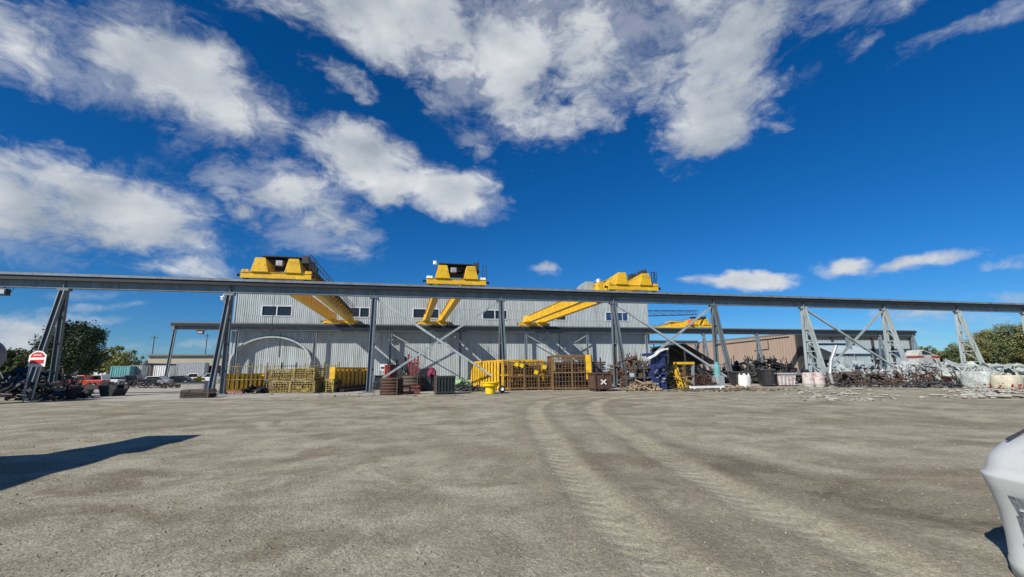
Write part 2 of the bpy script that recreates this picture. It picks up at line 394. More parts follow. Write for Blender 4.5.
nb = noise(POS, .12, 5, .6); nm_ = noise(POS, .7, 7, .7); nf = noise(POS, 14, 6, .75); nff = noise(POS, 60, 4, .75)
mps = NN(nt, 'ShaderNodeMapping'); mps.inputs['Scale'].default_value = (.05, .45, 1); mps.inputs['Rotation'].default_value = (0, 0, R_(-12)); L.new(POS, mps.inputs[0])
nst = noise(mps.outputs[0], 1.6, 6, .65)
base = mixc(rng(nm_, .33, .67), (.24,.215,.155), (.40,.375,.28))
base = mixc(rng(nb, .48, .66, 0, .6), base, (.205,.172,.115))
base = mixc(rng(nst, .5, .68, 0, .4), base, (.2,.17,.125))
nb2 = noise(POS, .33, 6, .7, dist=.5)
base = mixc(rng(nb2, .52, .62, 0, .62), base, (.17,.138,.09))
base = mixc(rng(noise(POS, .21, 5, .65, dist=.4), .52, .66, 0, .6), base, (.39,.365,.285))
mud = math_('MULTIPLY', rng(math_('ABSOLUTE', attr('dc')), .35, 1.3, 1, 0), rng(nm_, .38, .58, 0, .75))
base = mixc(mud, base, (.1,.085,.058))
# edges of the wheel tracks churned darker, tracks themselves fine pale dust
def trk(dn, sn):
    a = math_('ABSOLUTE', math_('ADD', attr(dn), math_('MULTIPLY', math_('SUBTRACT', nm_, .5), .5)))
    core = rng(a, .24, .52, 1, 0)
    wave = math_('SINE', math_('MULTIPLY', math_('ADD', attr(sn), math_('MULTIPLY', math_('ABSOLUTE', attr(dn)), .6)), 2*math.pi/.34))
    return core, wave, rng(a, .62, 1.3, 1, 0)
cA, wA, eA = trk('da', 'sa'); cB, wB, eB = trk('db', 'sb')
base = mixc(math_('MULTIPLY', math_('MAXIMUM', eA, eB), rng(nm_, .3, .6, .12, .4)), base, (.17,.135,.095))
core = math_('MAXIMUM', cA, cB)
base = mixc(math_('MULTIPLY', core, rng(nm_,    .3, .6, .08, .6)), base, (.45,.415,.30))
vor = NN(nt, 'ShaderNodeTexVoronoi'); vor.inputs['Scale'].default_value = 22; L.new(POS, vor.inputs['Vector'])
vor2 = NN(nt, 'ShaderNodeTexVoronoi'); vor2.inputs['Scale'].default_value = 60; L.new(POS, vor2.inputs['Vector'])
sp = NN(nt, 'ShaderNodeSeparateColor'); L.new(vor.outputs['Color'], sp.inputs[0])
sp2 = NN(nt, 'ShaderNodeSeparateColor'); L.new(vor2.outputs['Color'], sp2.inputs[0])
stone = math_('MULTIPLY', rng(sp.outputs[0], 0, 1, .84, 1.16, False), rng(sp2.outputs[0], 0, 1, .8, 1.2, False))
cc = NN(nt, 'ShaderNodeCombineColor')
tot = math_('MULTIPLY', stone, math_('MULTIPLY', rng(nf, .25, .75, .86, 1.14, False), rng(nff, .25, .75, .66, 1.34, False)))
for i in range(3): L.new(tot, cc.inputs[i])
base = mixc(1.0, base, cc.outputs[0], 'MULTIPLY')
L.new(base, b.inputs['Base Color'])
tread = math_('ADD', math_('MULTIPLY', math_('MULTIPLY', wA, cA), .5), math_('MULTIPLY', math_('MULTIPLY', wB, cB), .5))
hgt = math_('ADD', math_('ADD', math_('MULTIPLY', nf, .7), math_('MULTIPLY', nff, .9)), math_('ADD', math_('MULTIPLY', rng(vor.outputs['Distance'], 0, .6, .5, 0), 1), math_('ADD', tread, math_('MULTIPLY', nm_, 1.2))))
bp = NN(nt, 'ShaderNodeBump'); bp.inputs['Strength'].default_value = .6; bp.inputs['Distance'].default_value = .03
L.new(hgt, bp.inputs['Height']); L.new(bp.outputs[0], b.inputs['Normal'])
me.materials.append(gm)

# loose stones
rs = np.random.RandomState(3); N = 26000
dist = 2.8+30*rs.rand(N)**1.9; ang = rs.uniform(-.95, .95, N)+YAW
sx = np.sin(ang)*dist; sy = np.cos(ang)*dist
hz = height(sx, sy)
oct_ = np.array([(1,0,0),(-1,0,0),(0,1,0),(0,-1,0),(0,0,1),(0,0,-1)], float)
size = (.004+.013*rs.rand(N)**8)*(1+dist*.05); 
vs = oct_[None]*size[:,None,None]*rs.uniform(.6, 1.2, (N, 6, 1))*np.array([1,1,.7])
th = rs.rand(N)*6.28; cs, sn = np.cos(th)[:,None], np.sin(th)[:,None]
vx = vs[...,0]*cs-vs[...,1]*sn; vy = vs[...,0]*sn+vs[...,1]*cs
vs = np.stack([vx+sx[:,None], vy+sy[:,None], vs[...,2]+hz[:,None]+size[:,None]*.25], -1).reshape(-1, 3)
tri = np.array([(0,2,4),(2,1,4),(1,3,4),(3,0,4),(2,0,5),(1,2,5),(3,1,5),(0,3,5)])
fs = (tri[None]+np.arange(N)[:,None,None]*6).reshape(-1, 3)
me = bpy.data.meshes.new('gravel'); me.vertices.add(len(vs)); me.vertices.foreach_set('co', vs.ravel())
me.loops.add(fs.size); me.loops.foreach_set('vertex_index', fs.ravel().astype(np.int32))
me.polygons.add(len(fs)); me.polygons.foreach_set('loop_start', np.arange(0, fs.size, 3, dtype=np.int32)); me.polygons.foreach_set('loop_total', np.full(len(fs), 3, dtype=np.int32))
me.update(calc_edges=True)
sm = leafm('loose stone', (.17,.15,.11), (.36,.335,.26)); sm.node_tree.nodes['Principled BSDF'].inputs['Roughness'].default_value = .9
me.materials.append(sm); o = bpy.data.objects.new('gravel', me); COL.objects.link(o); tag(o, 'small loose pale stones scattered over the packed dirt', None, kind='stuff')

# paler concrete apron by the runway and the lane at the left
apm = M('dusty concrete apron', (.36,.34,.29), .9, 0, .15, .4, rust=.25, rcol=(.24,.22,.18), bump=.2, bscale=6)
def sheet(name, pts, z, mat):
    return struct(MB().add([(p[0], p[1], z) for p in pts], [tuple(range(len(pts)))]).build(name, mat, fix=False))
sheet('concrete_apron', [(-20,37.6),(-7,38.6),(6,39.3),(14,38.9),(24,39.5),(40,39.2),(52,40.5),(54,86),(-34,86),(-34,50)], .012, apm)
sheet('access_road', [(-140,66),(-34,60),(-36,96),(-160,120)], .016, apm)

# ------------------------------------------------------------------ runways
BT = 10.36; BH = 1.2
def girder_mb(x0, x1, wtop=1.25, y=0):
    g = MB(); zb = BT-BH
    g.box(x0, x1, y-wtop/2, y+wtop/2, BT-.06, BT); g.box(x0, x1, y-.27, y+.27, zb, zb+.05); g.box(x0, x1, y-.03, y+.03, zb+.05, BT-.06)
    g.box(x0, x1, y-wtop/2, y-wtop/2+.05, BT-.2, BT-.06)
    return g
def stiff(g, xs, wtop=.5):
    for x in xs: g.box(x-.02, x+.02, -.25, .25, BT-BH+.05, BT-.06)
    return g
NX = [-28.9+12.72*i for i in range(-4, 13)]
nr = thing('crane_runway', 'long near steel crane runway on battered two-legged columns crossing the whole yard', 'crane runway', (0, 45.15, 0))
stiff(girder_mb(NX[0]-3, NX[-1]+3), NX).build('girder', M('lit blue grey girder paint', (.17,.215,.25), .5, 0, .25, 1.1, rust=.22, rcol=(.13,.1,.08), bump=.08, streak=True), nr)  # lighter than the column steel: the web's sunlit look is in the colour
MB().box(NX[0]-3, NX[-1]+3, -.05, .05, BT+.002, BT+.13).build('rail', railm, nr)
zb = BT-BH
def legcol(root, x, mat, ties, near=-2.15, farf=-.12, wide=.36):
    c = MB(); c.box(x-.42, x+.42, -.33, .2, zb-.22, zb-.003).build('column_head', mat, root)
    par = None
    l1 = MB().ibeam((x, -.22, zb-.2), (x, near, .1), wide, .4, up=(1,0,0)); o1 = l1.build('column', mat, root)
    l2 = MB().ibeam((x+.02, .02, zb-.2), (x+.02, farf+.5, .1), wide, .4, up=(1,0,0)).build('leg', mat, o1)
    for z in ties:
        f_ = 1-z/(zb-.2); y0 = -.22+(near+.22)*f_; y1 = .02+(farf+.48)*f_
        MB().bar((x, y0+.1, z), (x, y1-.1, z), .14, .12).build('tie', mat, o1)
    if len(ties) > 3:
        for za, zc in zip(ties[:-1], ties[1:]):
            f_ = 1-za/(zb-.2); g_ = 1-zc/(zb-.2)
            MB().bar((x+.1, -.22+(near+.22)*f_, za), (x+.1, .02+(farf+.48)*g_, zc), .09, .09).build('lacing', mat, o1)
    MB().box(x-.45, x+.45, near-.35, near+.35, 0, .12).build('base_plate', mat, o1)
    MB().box(x-.4, x+.4, farf+.2, farf+.8, 0, .1).build('base_plate', mat, o1)
steel_r = M('pale sunlit column steel', (.3,.35,.36), .6, 0, .25, 1.3, rust=.22, rcol=(.13,.1,.08), bump=.1, streak=True)
for i, x in enumerate(NX):
    legcol(nr, x, steel if x < 40 else steel_r, (2.2, 4.6, 6.8) if x < 40 else (.9, 2.3, 3.7, 5.0, 6.4))  # right-hand columns use paler steel, their sunlit look put into the colour
def xbrace(root, xa, xb, mat, ztop, zlow, y0=-.1, y1=-1.4, wd=.2):
    MB().ibeam((xa+.35, y0-.02, ztop), (xb-.3, y1-.13, zlow), wd, wd, tf=.03, tw=.03).build('brace', mat, root)
    MB().ibeam((xb-.35, y0+.02, ztop), (xa+.3, y1+.13, zlow), wd, wd, tf=.03, tw=.03).build('brace', mat, root)
xbrace(nr, NX[6], NX[7], steel_r, zb-.3, .7)
xbrace(nr, NX[8], NX[9], steel_r, zb-.3, .9)
xbrace(nr, NX[10], NX[11], steel_r, zb-.3, .9)
# far runway
FX = [-39.0, -29.3, -16.6, -3.4, 9.7, 22.9, 36.1, 49.6, 63.6, 77.5, 91, 103, 113, 123.5]
fr = thing('crane_runway', 'second steel crane runway standing close in front of the corrugated shed wall', 'crane runway', (0, 86.8, 0))
stiff(girder_mb(FX[0]-.6, FX[-1]+1.2, .95), FX).build('girder', steel_far, fr)
MB().box(FX[0]-.6, FX[-1]+1.2, -.05, .05, BT+.002, BT+.13).build('rail', railm, fr)
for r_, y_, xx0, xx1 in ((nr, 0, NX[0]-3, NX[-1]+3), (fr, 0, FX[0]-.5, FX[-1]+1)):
    MB().box(xx0, xx1, -.52, -.36, BT-.56, BT-.1).build('flange_shade_strip', black, r_)  # black strip standing in for the top flange's shade on the web
g = MB()
g.box(-30.5, FX[-1], .5, .85, BT-.3, BT-.22); g.build('conductor_bar', dark, fr)
for i, x in enumerate(FX):
    if x > 55: 
        legcol(fr, x, steel_far, (2.2, 4.6, 6.8), near=-1.6, farf=.2, wide=.3)
    else:
        o1 = MB().ibeam((x, .0, zb-.05), (x, 0 if x > -35 else -1.2, .05), .34, .42, up=(1,0,0)).build('column', steel_far, fr)
        MB().box(x-.35, x+.35, -.35, .35, 0 if x > -35 else .0, .06).build('base_plate', steel_far, o1)
xbrace(fr, FX[3], FX[4], steel_r, zb-.6, 1.5, 0, 0, .16)
xbrace(fr, FX[5], FX[6], steel_r, zb-.6, 1.5, 0, 0, .16)
# third runway far behind
tr = thing('crane_runway', 'third steel crane runway far behind the long shed carrying the rear yellow crane', 'crane runway', (0, 128.6, 0))
girder_mb(30, 92, .9).build('girder', steel_far, tr)
MB().box(30, 92, -.05, .05, BT+.002, BT+.13).build('rail', railm, tr)
for x in (31, 46, 61, 76, 91):
    MB().ibeam((x, 0, zb-.05), (x, 0, .05), .34, .42, up=(1,0,0)).build('column', steel_far, tr)

# floodlights / camera
fl = thing('floodlight', 'black floodlight hanging under the near runway beam at the left edge', 'lamp', (X_at(5, 45.0, 9.0), 45.0, zb))
MB().box(-.38, .3, -.28, .22, -.72, -.16).build('housing', black, fl, bevel=.03)
MB().box(-.28, .2, -.31, -.285, -.62, -.26).build('lens', galv, fl)
MB().path([(-.04,0,-.003),(-.04,0,-.18)], .05).build('bracket', dark, fl)
MB().path([(.3,0,-.5),(.48,0,-.4),(.6,0,-.2),(.56,0,-.01)], .02, 6).build('cable', black, fl)
fl = thing('floodlight', 'small dark floodlight under the second runway beam near its left end', 'lamp', (X_at(201, 86.6, 9.0), 86.6, zb))
MB().box(-.45, .45, -.25, .25, -.75, -.2).build('housing', dark, fl, bevel=.03)
MB().box(-.35, .35, -.28, -.255, -.65, -.3).build('lens', galv, fl)
MB().box(-.7, .7, -.08, .08, -.2, -.004).build('bracket', dark, fl)
cx = X_at(223.5, 44.2, 8.6)
fl = thing('security_camera', 'white dome security camera fixed to the column beside the shed corner', 'camera', (cx, 44.2, 8.5))
MB().lathe([(0,-.25),(.14,-.2),(.2,-.08),(.2,.04),(.24,.06),(.24,.16),(0,.17)], 16).build('dome', white, fl, smooth=True)
MB().path([(0,0,.15),(0,0,.35),(.55,.45,.38)], .05).build('arm', white, fl)

# ------------------------------------------------------------------ overhead cranes
SP = 41.65
def crane(X, Y0, label, canopy, cab_side, rail_side=1, halfw=3.05):
    r = thing('overhead_crane', label, 'crane', (X, Y0, BT+.13), 0, 'yellow overhead cranes on the runways')
    for y in (0, SP):
        e = MB(); e.box(-halfw, halfw, y-.24, y+.24, .1, .62); e.box(-halfw-.0, halfw+.0, y-.3, y+.3, .62, .66)
        et = e.build('end_truck', yellow, r)
        for x in (-halfw+.45, halfw-.45):
            MB().lathe([(0,-.07),(.23,-.07),(.23,-.045),(.2,-.045),(.2,.045),(.23,.045),(.23,.07),(0,.07)], 20, (x, y, .2), 'y').build('wheel', dark, et)
        for sg in (-1, 1):
            MB().tube((sg*(halfw+.002), y, .4), (sg*(halfw+.28), y, .4), .1).tube((sg*(halfw+.28), y, .4), (sg*(halfw+.36), y, .4), .16).build('buffer', black, et)
    for gx in (-1.45, 1.45):
        g = MB()
        g.box(gx-.29, gx+.29, 1.0, SP-1.0, .5, 1.78)
        g.box(gx-.42, gx+.42, .9, SP-.9, 1.78, 1.82); g.box(gx-.4, gx+.4, 1.0, SP-1, .46, .5)
        for y in np.arange(3, SP-2, 2.6):
            for s2 in (-1, 1): g.box(gx+s2*.29-.03, gx+s2*.29+.03, y-.03, y+.03, .52, 1.77)
        gd = g.build('girder', yellow, r)
        # flared end pieces over each end truck
        for y0, y1, a in ((-.42, 3.2, 0), (SP-3.2, SP+.42, 1)):
            bot, top = .78, .45; fl_ = lambda q: (bot, 2.04, top) if (q == 0) == (a == 0) else (.36, 1.84, .345)
            b0, z0, t0 = fl_(0); b1, z1, t1 = fl_(1)
            vs = [(gx-b0, y0, .662), (gx+b0, y0, .662), (gx+t0, y0, z0), (gx-t0, y0, z0), (gx-b1, y1, .662), (gx+b1, y1, .662), (gx+t1, y1, z1), (gx-t1, y1, z1)]
            MB().add(vs, [(0,1,2,3), (7,6,5,4), (0,4,5,1), (1,5,6,2), (2,6,7,3), (3,7,4,0)]).build('end_piece', yellow, gd, bevel=.04)
        MB().box(gx-.03, gx+.03, 3.3, SP-3.3, 1.822, 1.89).build('trolley_rail', railm, gd)
    # walkway with handrail
    wk = MB(); x0 = rail_side*1.78; x1 = rail_side*2.5
    wk.box(min(x0,x1), max(x0,x1), 1.2, SP-1.0, 1.9, 1.95)
    wk.box(x1-.05, x1+.05, 1.2, SP-1.0, 1.72, 1.9)
    for y in np.arange(1.6, SP-1, 2.6): wk.bar((x0, y, 1.0), (x1, y, 1.85), .07, .07)
    wo = wk.build('walkway', dark, r)
    h_ = MB()
    for y in np.arange(1.3, SP-1, 1.8): h_.box(x1-.03, x1+.03, y-.03, y+.03, 1.95, 2.98)
    for z in (2.45, 2.98): h_.box(x1-.025, x1+.025, 1.3, SP-1, z-.025, z+.025)
    h_.build('handrail', dark, wo)
    # electrical cabinets and conductors
    for i, (y, hh) in enumerate(((1.4, .75), (2.6, .6), (4.0, .9), (5.6, .6))):
        xx = rail_side*2.14; MB().box(xx-.3, xx+.3, y-.45, y+.45, 1.955, 1.95+hh).build('electrical_cabinet', dark, wo)
    for s2 in (-1, 1):
        MB().box(s2*2.75-.3, s2*2.75+.3, -.18, .2, .665, .92).build('motor_cover', white if canopy == 2 else yellow, r, bevel=.03)
    ls = MB(); xx = rail_side*2.95
    for s2 in (-.2, .2): ls.bar((xx+s2, .25, .6), (xx+s2, .05, 2.3), .05, .05)
    for z in np.arange(.8, 2.3, .28): ls.bar((xx-.2, .22-.12*(z-.6)/1.7, z), (xx+.2, .22-.12*(z-.6)/1.7, z), .035, .035)
    ls.build('ladder', dark, r)
    # trolley with hoist
    ty = 2.9 if canopy else 9.5
    t = MB(); t.box(-1.9, -1.0, ty-1.3, ty+1.3, 2.15, 2.38); t.box(1.0, 1.9, ty-1.3, ty+1.3, 2.15, 2.38)
    t.box(-1.0, 1.0, ty-1.3, ty-1.0, 2.12, 2.36); t.box(-1.0, 1.0, ty+1.0, ty+1.3, 2.12, 2.36)
    if canopy:
        to = t.build('trolley', black, r)
        MB().tube((-.95, ty, 1.75), (.95, ty, 1.75), .3, 18).build('hoist_drum', dark, to)
        MB().box(-.5, .1, ty-1.9, ty-1.4, 1.65, 2.15).build('motor_housing', galv, to, bevel=.04)
        rf = MB(); rf.box(-1.75, 1.75, ty-1.9, ty+1.6, 2.5, 2.57)
        for xx in (-1.6, 1.6):
            for yy in (ty-1.2, ty+1.2): rf.box(xx-.05, xx+.05, yy-.05, yy+.05, 2.38, 2.5)
        rf.build('canopy', black, to)
        MB().box(-1.2, 1.2, ty-.6, ty+.6, 2.30, 2.48).build('gearbox', dark, to)
    else:
        to = t.build('trolley', yellow, r)
        MB().tube((-.95, ty, 2.1), (.95, ty, 2.1), .3, 18).build('hoist_drum', dark, to)
    cbm = MB()
    for xx in (-.25, .25): cbm.tube((xx, ty, 1.7), (xx*.4, ty,   .45), .025, 6)
    cbm.build('hoist_cable', dark, to)
    hk = MB().box(-.22, .22, ty-.1, ty+.1, 0, .5).build('hook_block', yelrust, to)
    return r
C1 = X_at(277, 45.15, 10.7); C2 = X_at(456.5, 45.15, 10.7); C3 = X_at(633, 45.15, 10.7)
c1 = crane(C1, 45.15, 'yellow overhead crane at the left with dark canopy and handrailed walkway', 1, 1)
c2 = crane(C2, 45.15, 'middle yellow overhead crane seen end-on with black trolley canopy', 2, 1)
c3 = crane(C3, 45.15, 'yellow overhead crane at the right with grey cabinet box and open top', 0, -1)
c4 = crane(X_at(700, 86.8, 10.7), 86.8, 'far yellow overhead crane behind the second runway beam with orange machinery', 0, -1)
# extra parts that set the cranes apart
k = MB(); k.prism([(-5.9,.02),(-4.3,.02),(-4.3,1.15),(-5.2,1.15),(-5.9,.6)], 1.0, 2.2); k.build('cabinet', steel_r, c3)
MB().box(-4.1, -3.45, .3, 1.2, .02, 1.0).build('motor_cover', yellow, c3, bevel=.04)
MB().lathe([(.38,1.21),(.36,1.5),(.2,1.66),(0,1.7)], 16, (-3.8,.75,-.2)).build('vent_cap', galv, c3, smooth=True)
MB().box(-5.7, -3.3, .2, 2.5, -.06, .015).build('platform', yellow, c3)
k = MB(); k.box(2.55,2.62,.2,.27,.67,2.4); k.box(2.95,3.02,.2,.27,.67,2.4); k.box(2.55,3.02,.2,.27,2.33,2.4); k.build('end_stop_frame', dark, c3)
MB().box(-3.1,-2.4,-.9,-.1,.67,1.7).build('motor_housing', orange, c4, bevel=.05)
MB().box(-2.3,1.2,-.6,.2,2.14,2.4).build('switch_box', black, c4)
MB().lathe([(0,0),(.22,.02),(.22,.35),(0,.4)],12,(-2.2,0,2.15)).build('signal_lamp', white, c2, smooth=False)
# pendant cables
MB().tube((-.2,.6,.6),(-.25,.6,-4.2),.035,6).build('pendant_cable', black, c1)
MB().box(-.36,-.14,.5,.7,-4.8,-4.2).build('pendant_control', black, c1)

# ------------------------------------------------------------------ buildings
WY = 88.35
BX0 = X_at(231.5, WY, 8); BX1 = X_at(649, WY, 9); BZ = 16.25
bd = thing('industrial_shed', 'long pale grey corrugated industrial shed behind the second crane runway', 'shed', (0, WY, 0))
wins = []
for (a, b_) in ((262,292), (350,369.5), (413,439), (482.5,507), (545,566), (605.5,628)):
    xa, xb = X_at(a, WY, 13), X_at(b_, WY, 13); wins.append((xa, xb))
WZ0, WZ1 = 11.95, 13.75
g = MB(); g.corr((BX0,0), (BX1,0), 0, WZ0, .34, .06, nrm=(0,-1,0))
g.corr((BX0,0), (BX1,0), WZ1, BZ, .34, .06, nrm=(0,-1,0))
xs = BX0
for (a, b_) in wins: g.corr((xs,0), (a,0), WZ0, WZ1, .34, .06, nrm=(0,-1,0)); xs = b_
g.corr((xs,0), (BX1,0), WZ0, WZ1, .34, .06, nrm=(0,-1,0))
g.corr((BX0,0), (BX0,34), 0, BZ, .34, .06, nrm=(-1,0,0)); g.corr((BX1,0), (BX1,34), 0, BZ, .34, .06, nrm=(1,0,0))
g.corr((BX0,34), (BX1,34), 0, BZ, .34, .06, nrm=(0,1,0))
g.build('wall', siding, bd, fix=False)
g = MB(); g.prism([(-.35,BZ),(34.35,BZ),(34.35,BZ+.2),(17,BZ+1.0),(-.35,BZ+.2)], BX0-.3, BX1+.3, axis='x'); g.build('roof', roofm, bd)
g = MB(); g.box(BX0-.04, BX0+.22, -.12, .05, 0, BZ-.01); g.box(BX1-.22, BX1+.04, -.12, .05, 0, BZ-.01); g.box(BX0+.22, BX1-.22, -.1, .04, 9.0, 9.2); g.build('corner_trim', siding2, bd)
for i, (a, b_) in enumerate(wins):
    fr_ = MB(); t_ = .12
    mid = (a+b_)/2
    fr_.box(a-.05, b_+.05, -.14, .12, WZ0-.1, WZ0+.05); fr_.box(a-.05, b_+.05, -.14, .12, WZ1-.05, WZ1+.1)
    for xx in (a, mid, b_): fr_.box(xx-.09, xx+.09, -.13, .12, WZ0+.05, WZ1-.05)
    if i == 5:
        for xx in ((a+mid)/2, (b_+mid)/2): fr_.box(xx-.04, xx+.04, -.1, .1, WZ0+.05, WZ1-.05)
    wo = fr_.build('window', trim, bd)
    MB().box(a+.09, mid-.09, .03, .06, WZ0+.05, WZ1-.05).build('pane', glassb if i == 5 else glass, wo)
    MB().box(mid+.09, b_-.09, .03, .06, WZ0+.05, WZ1-.05).build('pane', glassb if i == 5 else glass, wo)
    if i < 4:
        MB().box(a+.1, mid-.1, .1, .12, WZ0+.7, WZ1-.1).build('blind', trim, wo)
# thin conduit and small lamps on the wall
for px in (281, 430, 559): MB().tube((X_at(px, WY, 9), -.12, 4.5), (X_at(px, WY, 9), -.12, 9.0), .04, 6).build('conduit', dark, bd)
for px in (391, 546): MB().box(X_at(px, WY, 7.7)-.5, X_at(px, WY, 7.7)+.5, -.75, -.1, 7.55, 7.8).build('wall_lamp', galv, bd)
# arched canopy over the left door
ac = thing('arched_canopy', 'pale arched metal canopy projecting from the left end of the long shed', 'canopy', (X_at(273, WY, 5), WY, 0))
hw = (X_at(314, WY, 4)-X_at(232.5, WY, 4))/2; 
def arch(t, r=1.0):
    x = -math.cos(t); z = math.sin(t); return (hw*r*x*(1.0 if abs(x) < .96 else 1), 3.4+4.75*r*z-(1-r)*.3)
ts = [math.pi*i/28 for i in range(29)]
g = MB(); outer = [(-hw, 0)]+[arch(t) for t in ts]+[(hw, 0)]; inner = [(-hw*.965, 0)]+[arch(t, .955) for t in ts]+[(hw*.965, 0)]
n_ = len(outer)
for y0, y1 in ((-1.2, -.14),):
    vs = [(p[0], y0, p[1]) for p in outer]+[(p[0], y0, p[1]) for p in inner]+[(p[0], y1, p[1]) for p in outer]+[(p[0], y1, p[1]) for p in inner]
    fs = []
    for i in range(n_-1):
        fs += [(i, i+1, n_+i+1, n_+i), (i, 2*n_+i, 2*n_+i+1, i+1), (n_+i, n_+i+1, 3*n_+i+1, 3*n_+i), (2*n_+i, 3*n_+i, 3*n_+i+1, 2*n_+i+1)]
    g.add(vs, fs)
g.build('hood', siding, ac)
g = MB(); g.tube((.4,-1.1,7.7),(.4,-.2,7.7),.05,6); g.build('brace', steel, ac)

# second building: tan side wall, grey front
b2 = thing('warehouse', 'tan walled warehouse with blue grey corrugated front behind the right part of the yard', 'warehouse', (92.7, 91, 0))
W2 = X_at(913, 91, 5)-92.7
g = MB(); g.corr((0,0), (0,48), 0, 9.75, .9, .04, nrm=(-1,0,0)); g.corr((0,48), (W2,48), 0, 9.75, .9, .04, nrm=(0,1,0)); g.build('side_wall', tan, b2, fix=False)
g = MB(); g.corr((1.2,0), (W2,0), 3.4, 8.9, .5, .07, nrm=(0,-1,0)); g.corr((W2,0), (W2,48), 0, 8.9, .5, .07, nrm=(1,0,0))
g.corr((1.2,0),(7,0),0,3.4,.5,.07,nrm=(0,-1,0)); g.corr((13,0),(20,0),0,3.4,.5,.07,nrm=(0,-1,0)); g.corr((26,0),(W2,0),0,3.4,.5,.07,nrm=(0,-1,0)); g.build('front_wall', siding2, b2, fix=False)
MB().box(-.2, 1.2, -.5, .3, 0, 9.74).build('corner_column', dark, b2)
MB().box(7, 13, .4, .5, 0, 3.4).build('door', dark, b2); MB().box(20, 26, .4, .5, 0, 3.4).build('door', dark, b2)
g = MB(); g.box(-.15, W2+.2, -.7, 48.2, 9.76, 10.1); g.build('roof', roofm, b2)
g = MB(); g.box(1.2, W2, -.6, -.1, 8.9, 9.75)
for x in np.arange(4, W2, 6.3): g.box(x-.2, x+.2, -.5, -.08, 0, 8.9)
g.build('fascia', dark, b2)
g = MB(); g.path([(-.12,9,9.0),(-.12,9,6.4),(-.12,14,6.2)],.12,6)
g.path([(-.2,2,9.2),(-.2,30,8.6),(-.2,30,3)],.1,6); g.build('pipe', dark, b2)
# lean-to roof
lt = thing('lean_to', 'corrugated sloping lean-to roof against the grey warehouse front', 'lean-to', (X_at(818, 88, 5), 87.9, 0))
lw = X_at(856, 88, 5)-X_at(818, 88, 5)
g = MB(); k_ = int(lw/.5)
for i in range(k_):
    x0 = i*lw/k_; x1 = x0+lw/k_
    g.add([(x0,-4.2,4.6),(x0+.2,-4.2,4.6),(x0+.2,2.6,7.6),(x0,2.6,7.6),(x1,-4.2,4.72),(x1,2.6,7.72)], [(0,1,2,3),(1,4,5,2)])
lo = g.build('roof_sheet', siding2, lt, fix=False)
g = MB()
for x in (.2, lw/2, lw-.2): g.box(x-.1, x+.1, -4.2, -4.0, 0, 4.58)
g.build('post', steel_far, lt)
# lattice boom on a mast behind the shed
lb = thing('lattice_boom', 'blue lattice boom reaching out from behind the right end of the shed', 'boom', (X_at(628, 150, 20), 150, 0))
xl = X_at(698, 150, 20)-X_at(628, 150, 20); zt, zc = 22.8, 20.6
g = MB()
for y in (-.8, .8):
    g.bar((-2,y,zt),(xl,y,zt+.5),.22,.22); g.bar((-2,y,zc),(xl-.5,y,zc+1.2),.22,.22)
    k_ = 9
    for i in range(k_):
        x0 = -2+(xl+1.5)*i/k_; x1 = -2+(xl+1.5)*(i+1)/k_
        za = zt+.5*i/k_; zb_ = zc+1.2*i/k_; zbn = zc+1.2*(i+1)/k_
        g.bar((x0,y,za),(x1,y,zbn),.13,.13); g.bar((x1,y,zbn),(x1,y,zt+.5*(i+1)/k_),.12,.12)
g.build('jib', bluegrey, lb)
g = MB()
for x in (-.8,.8):
    for y in (-.8,.8): g.box(x-.12,x+.12,y-.12,y+.12,0,zc-.1)
for z in range(0, 20, 2):
    for y in (-.8,.8): g.bar((-.8,y,z),(.8,y,z+2),.1,.1)
g.build('mast', bluegrey, lb)

# distant low buildings at the left
def low_building(px0, px1, Y, z, mat, label, name='low_building', nd=4):
    x0, x1 = X_at(px0, Y, 3), X_at(px1, Y, 3); b_ = thing(name, label, 'building', (x0, Y, 0)); L_ = x1-x0
    MB().box(0, L_, 0, 20, 0, z-.5).build('wall', mat, b_)
    MB().box(-.6, L_+.6, -.8, 20.6, z-.49, z).build('roof', roofm, b_)
    for i in range(nd):
        x = L_*(i+.5)/nd; MB().box(x-L_*.12, x+L_*.12, -.08, -.004, 0, (z-.5)*.55).build('door', glass if i % 2 else trim, b_)
low_building(147, 222, 170, 7.9, beige, 'long low beige building with dark roof edge behind the parked vehicles', nd=6)
low_building(92, 143, 150, 4.7, dark, 'low dark roofed building under the yellowing tree', nd=3)
low_building(655, 684, 165, 9.4, roofm, 'grey low building glimpsed under the rear runway beside the tan wall', nd=2)

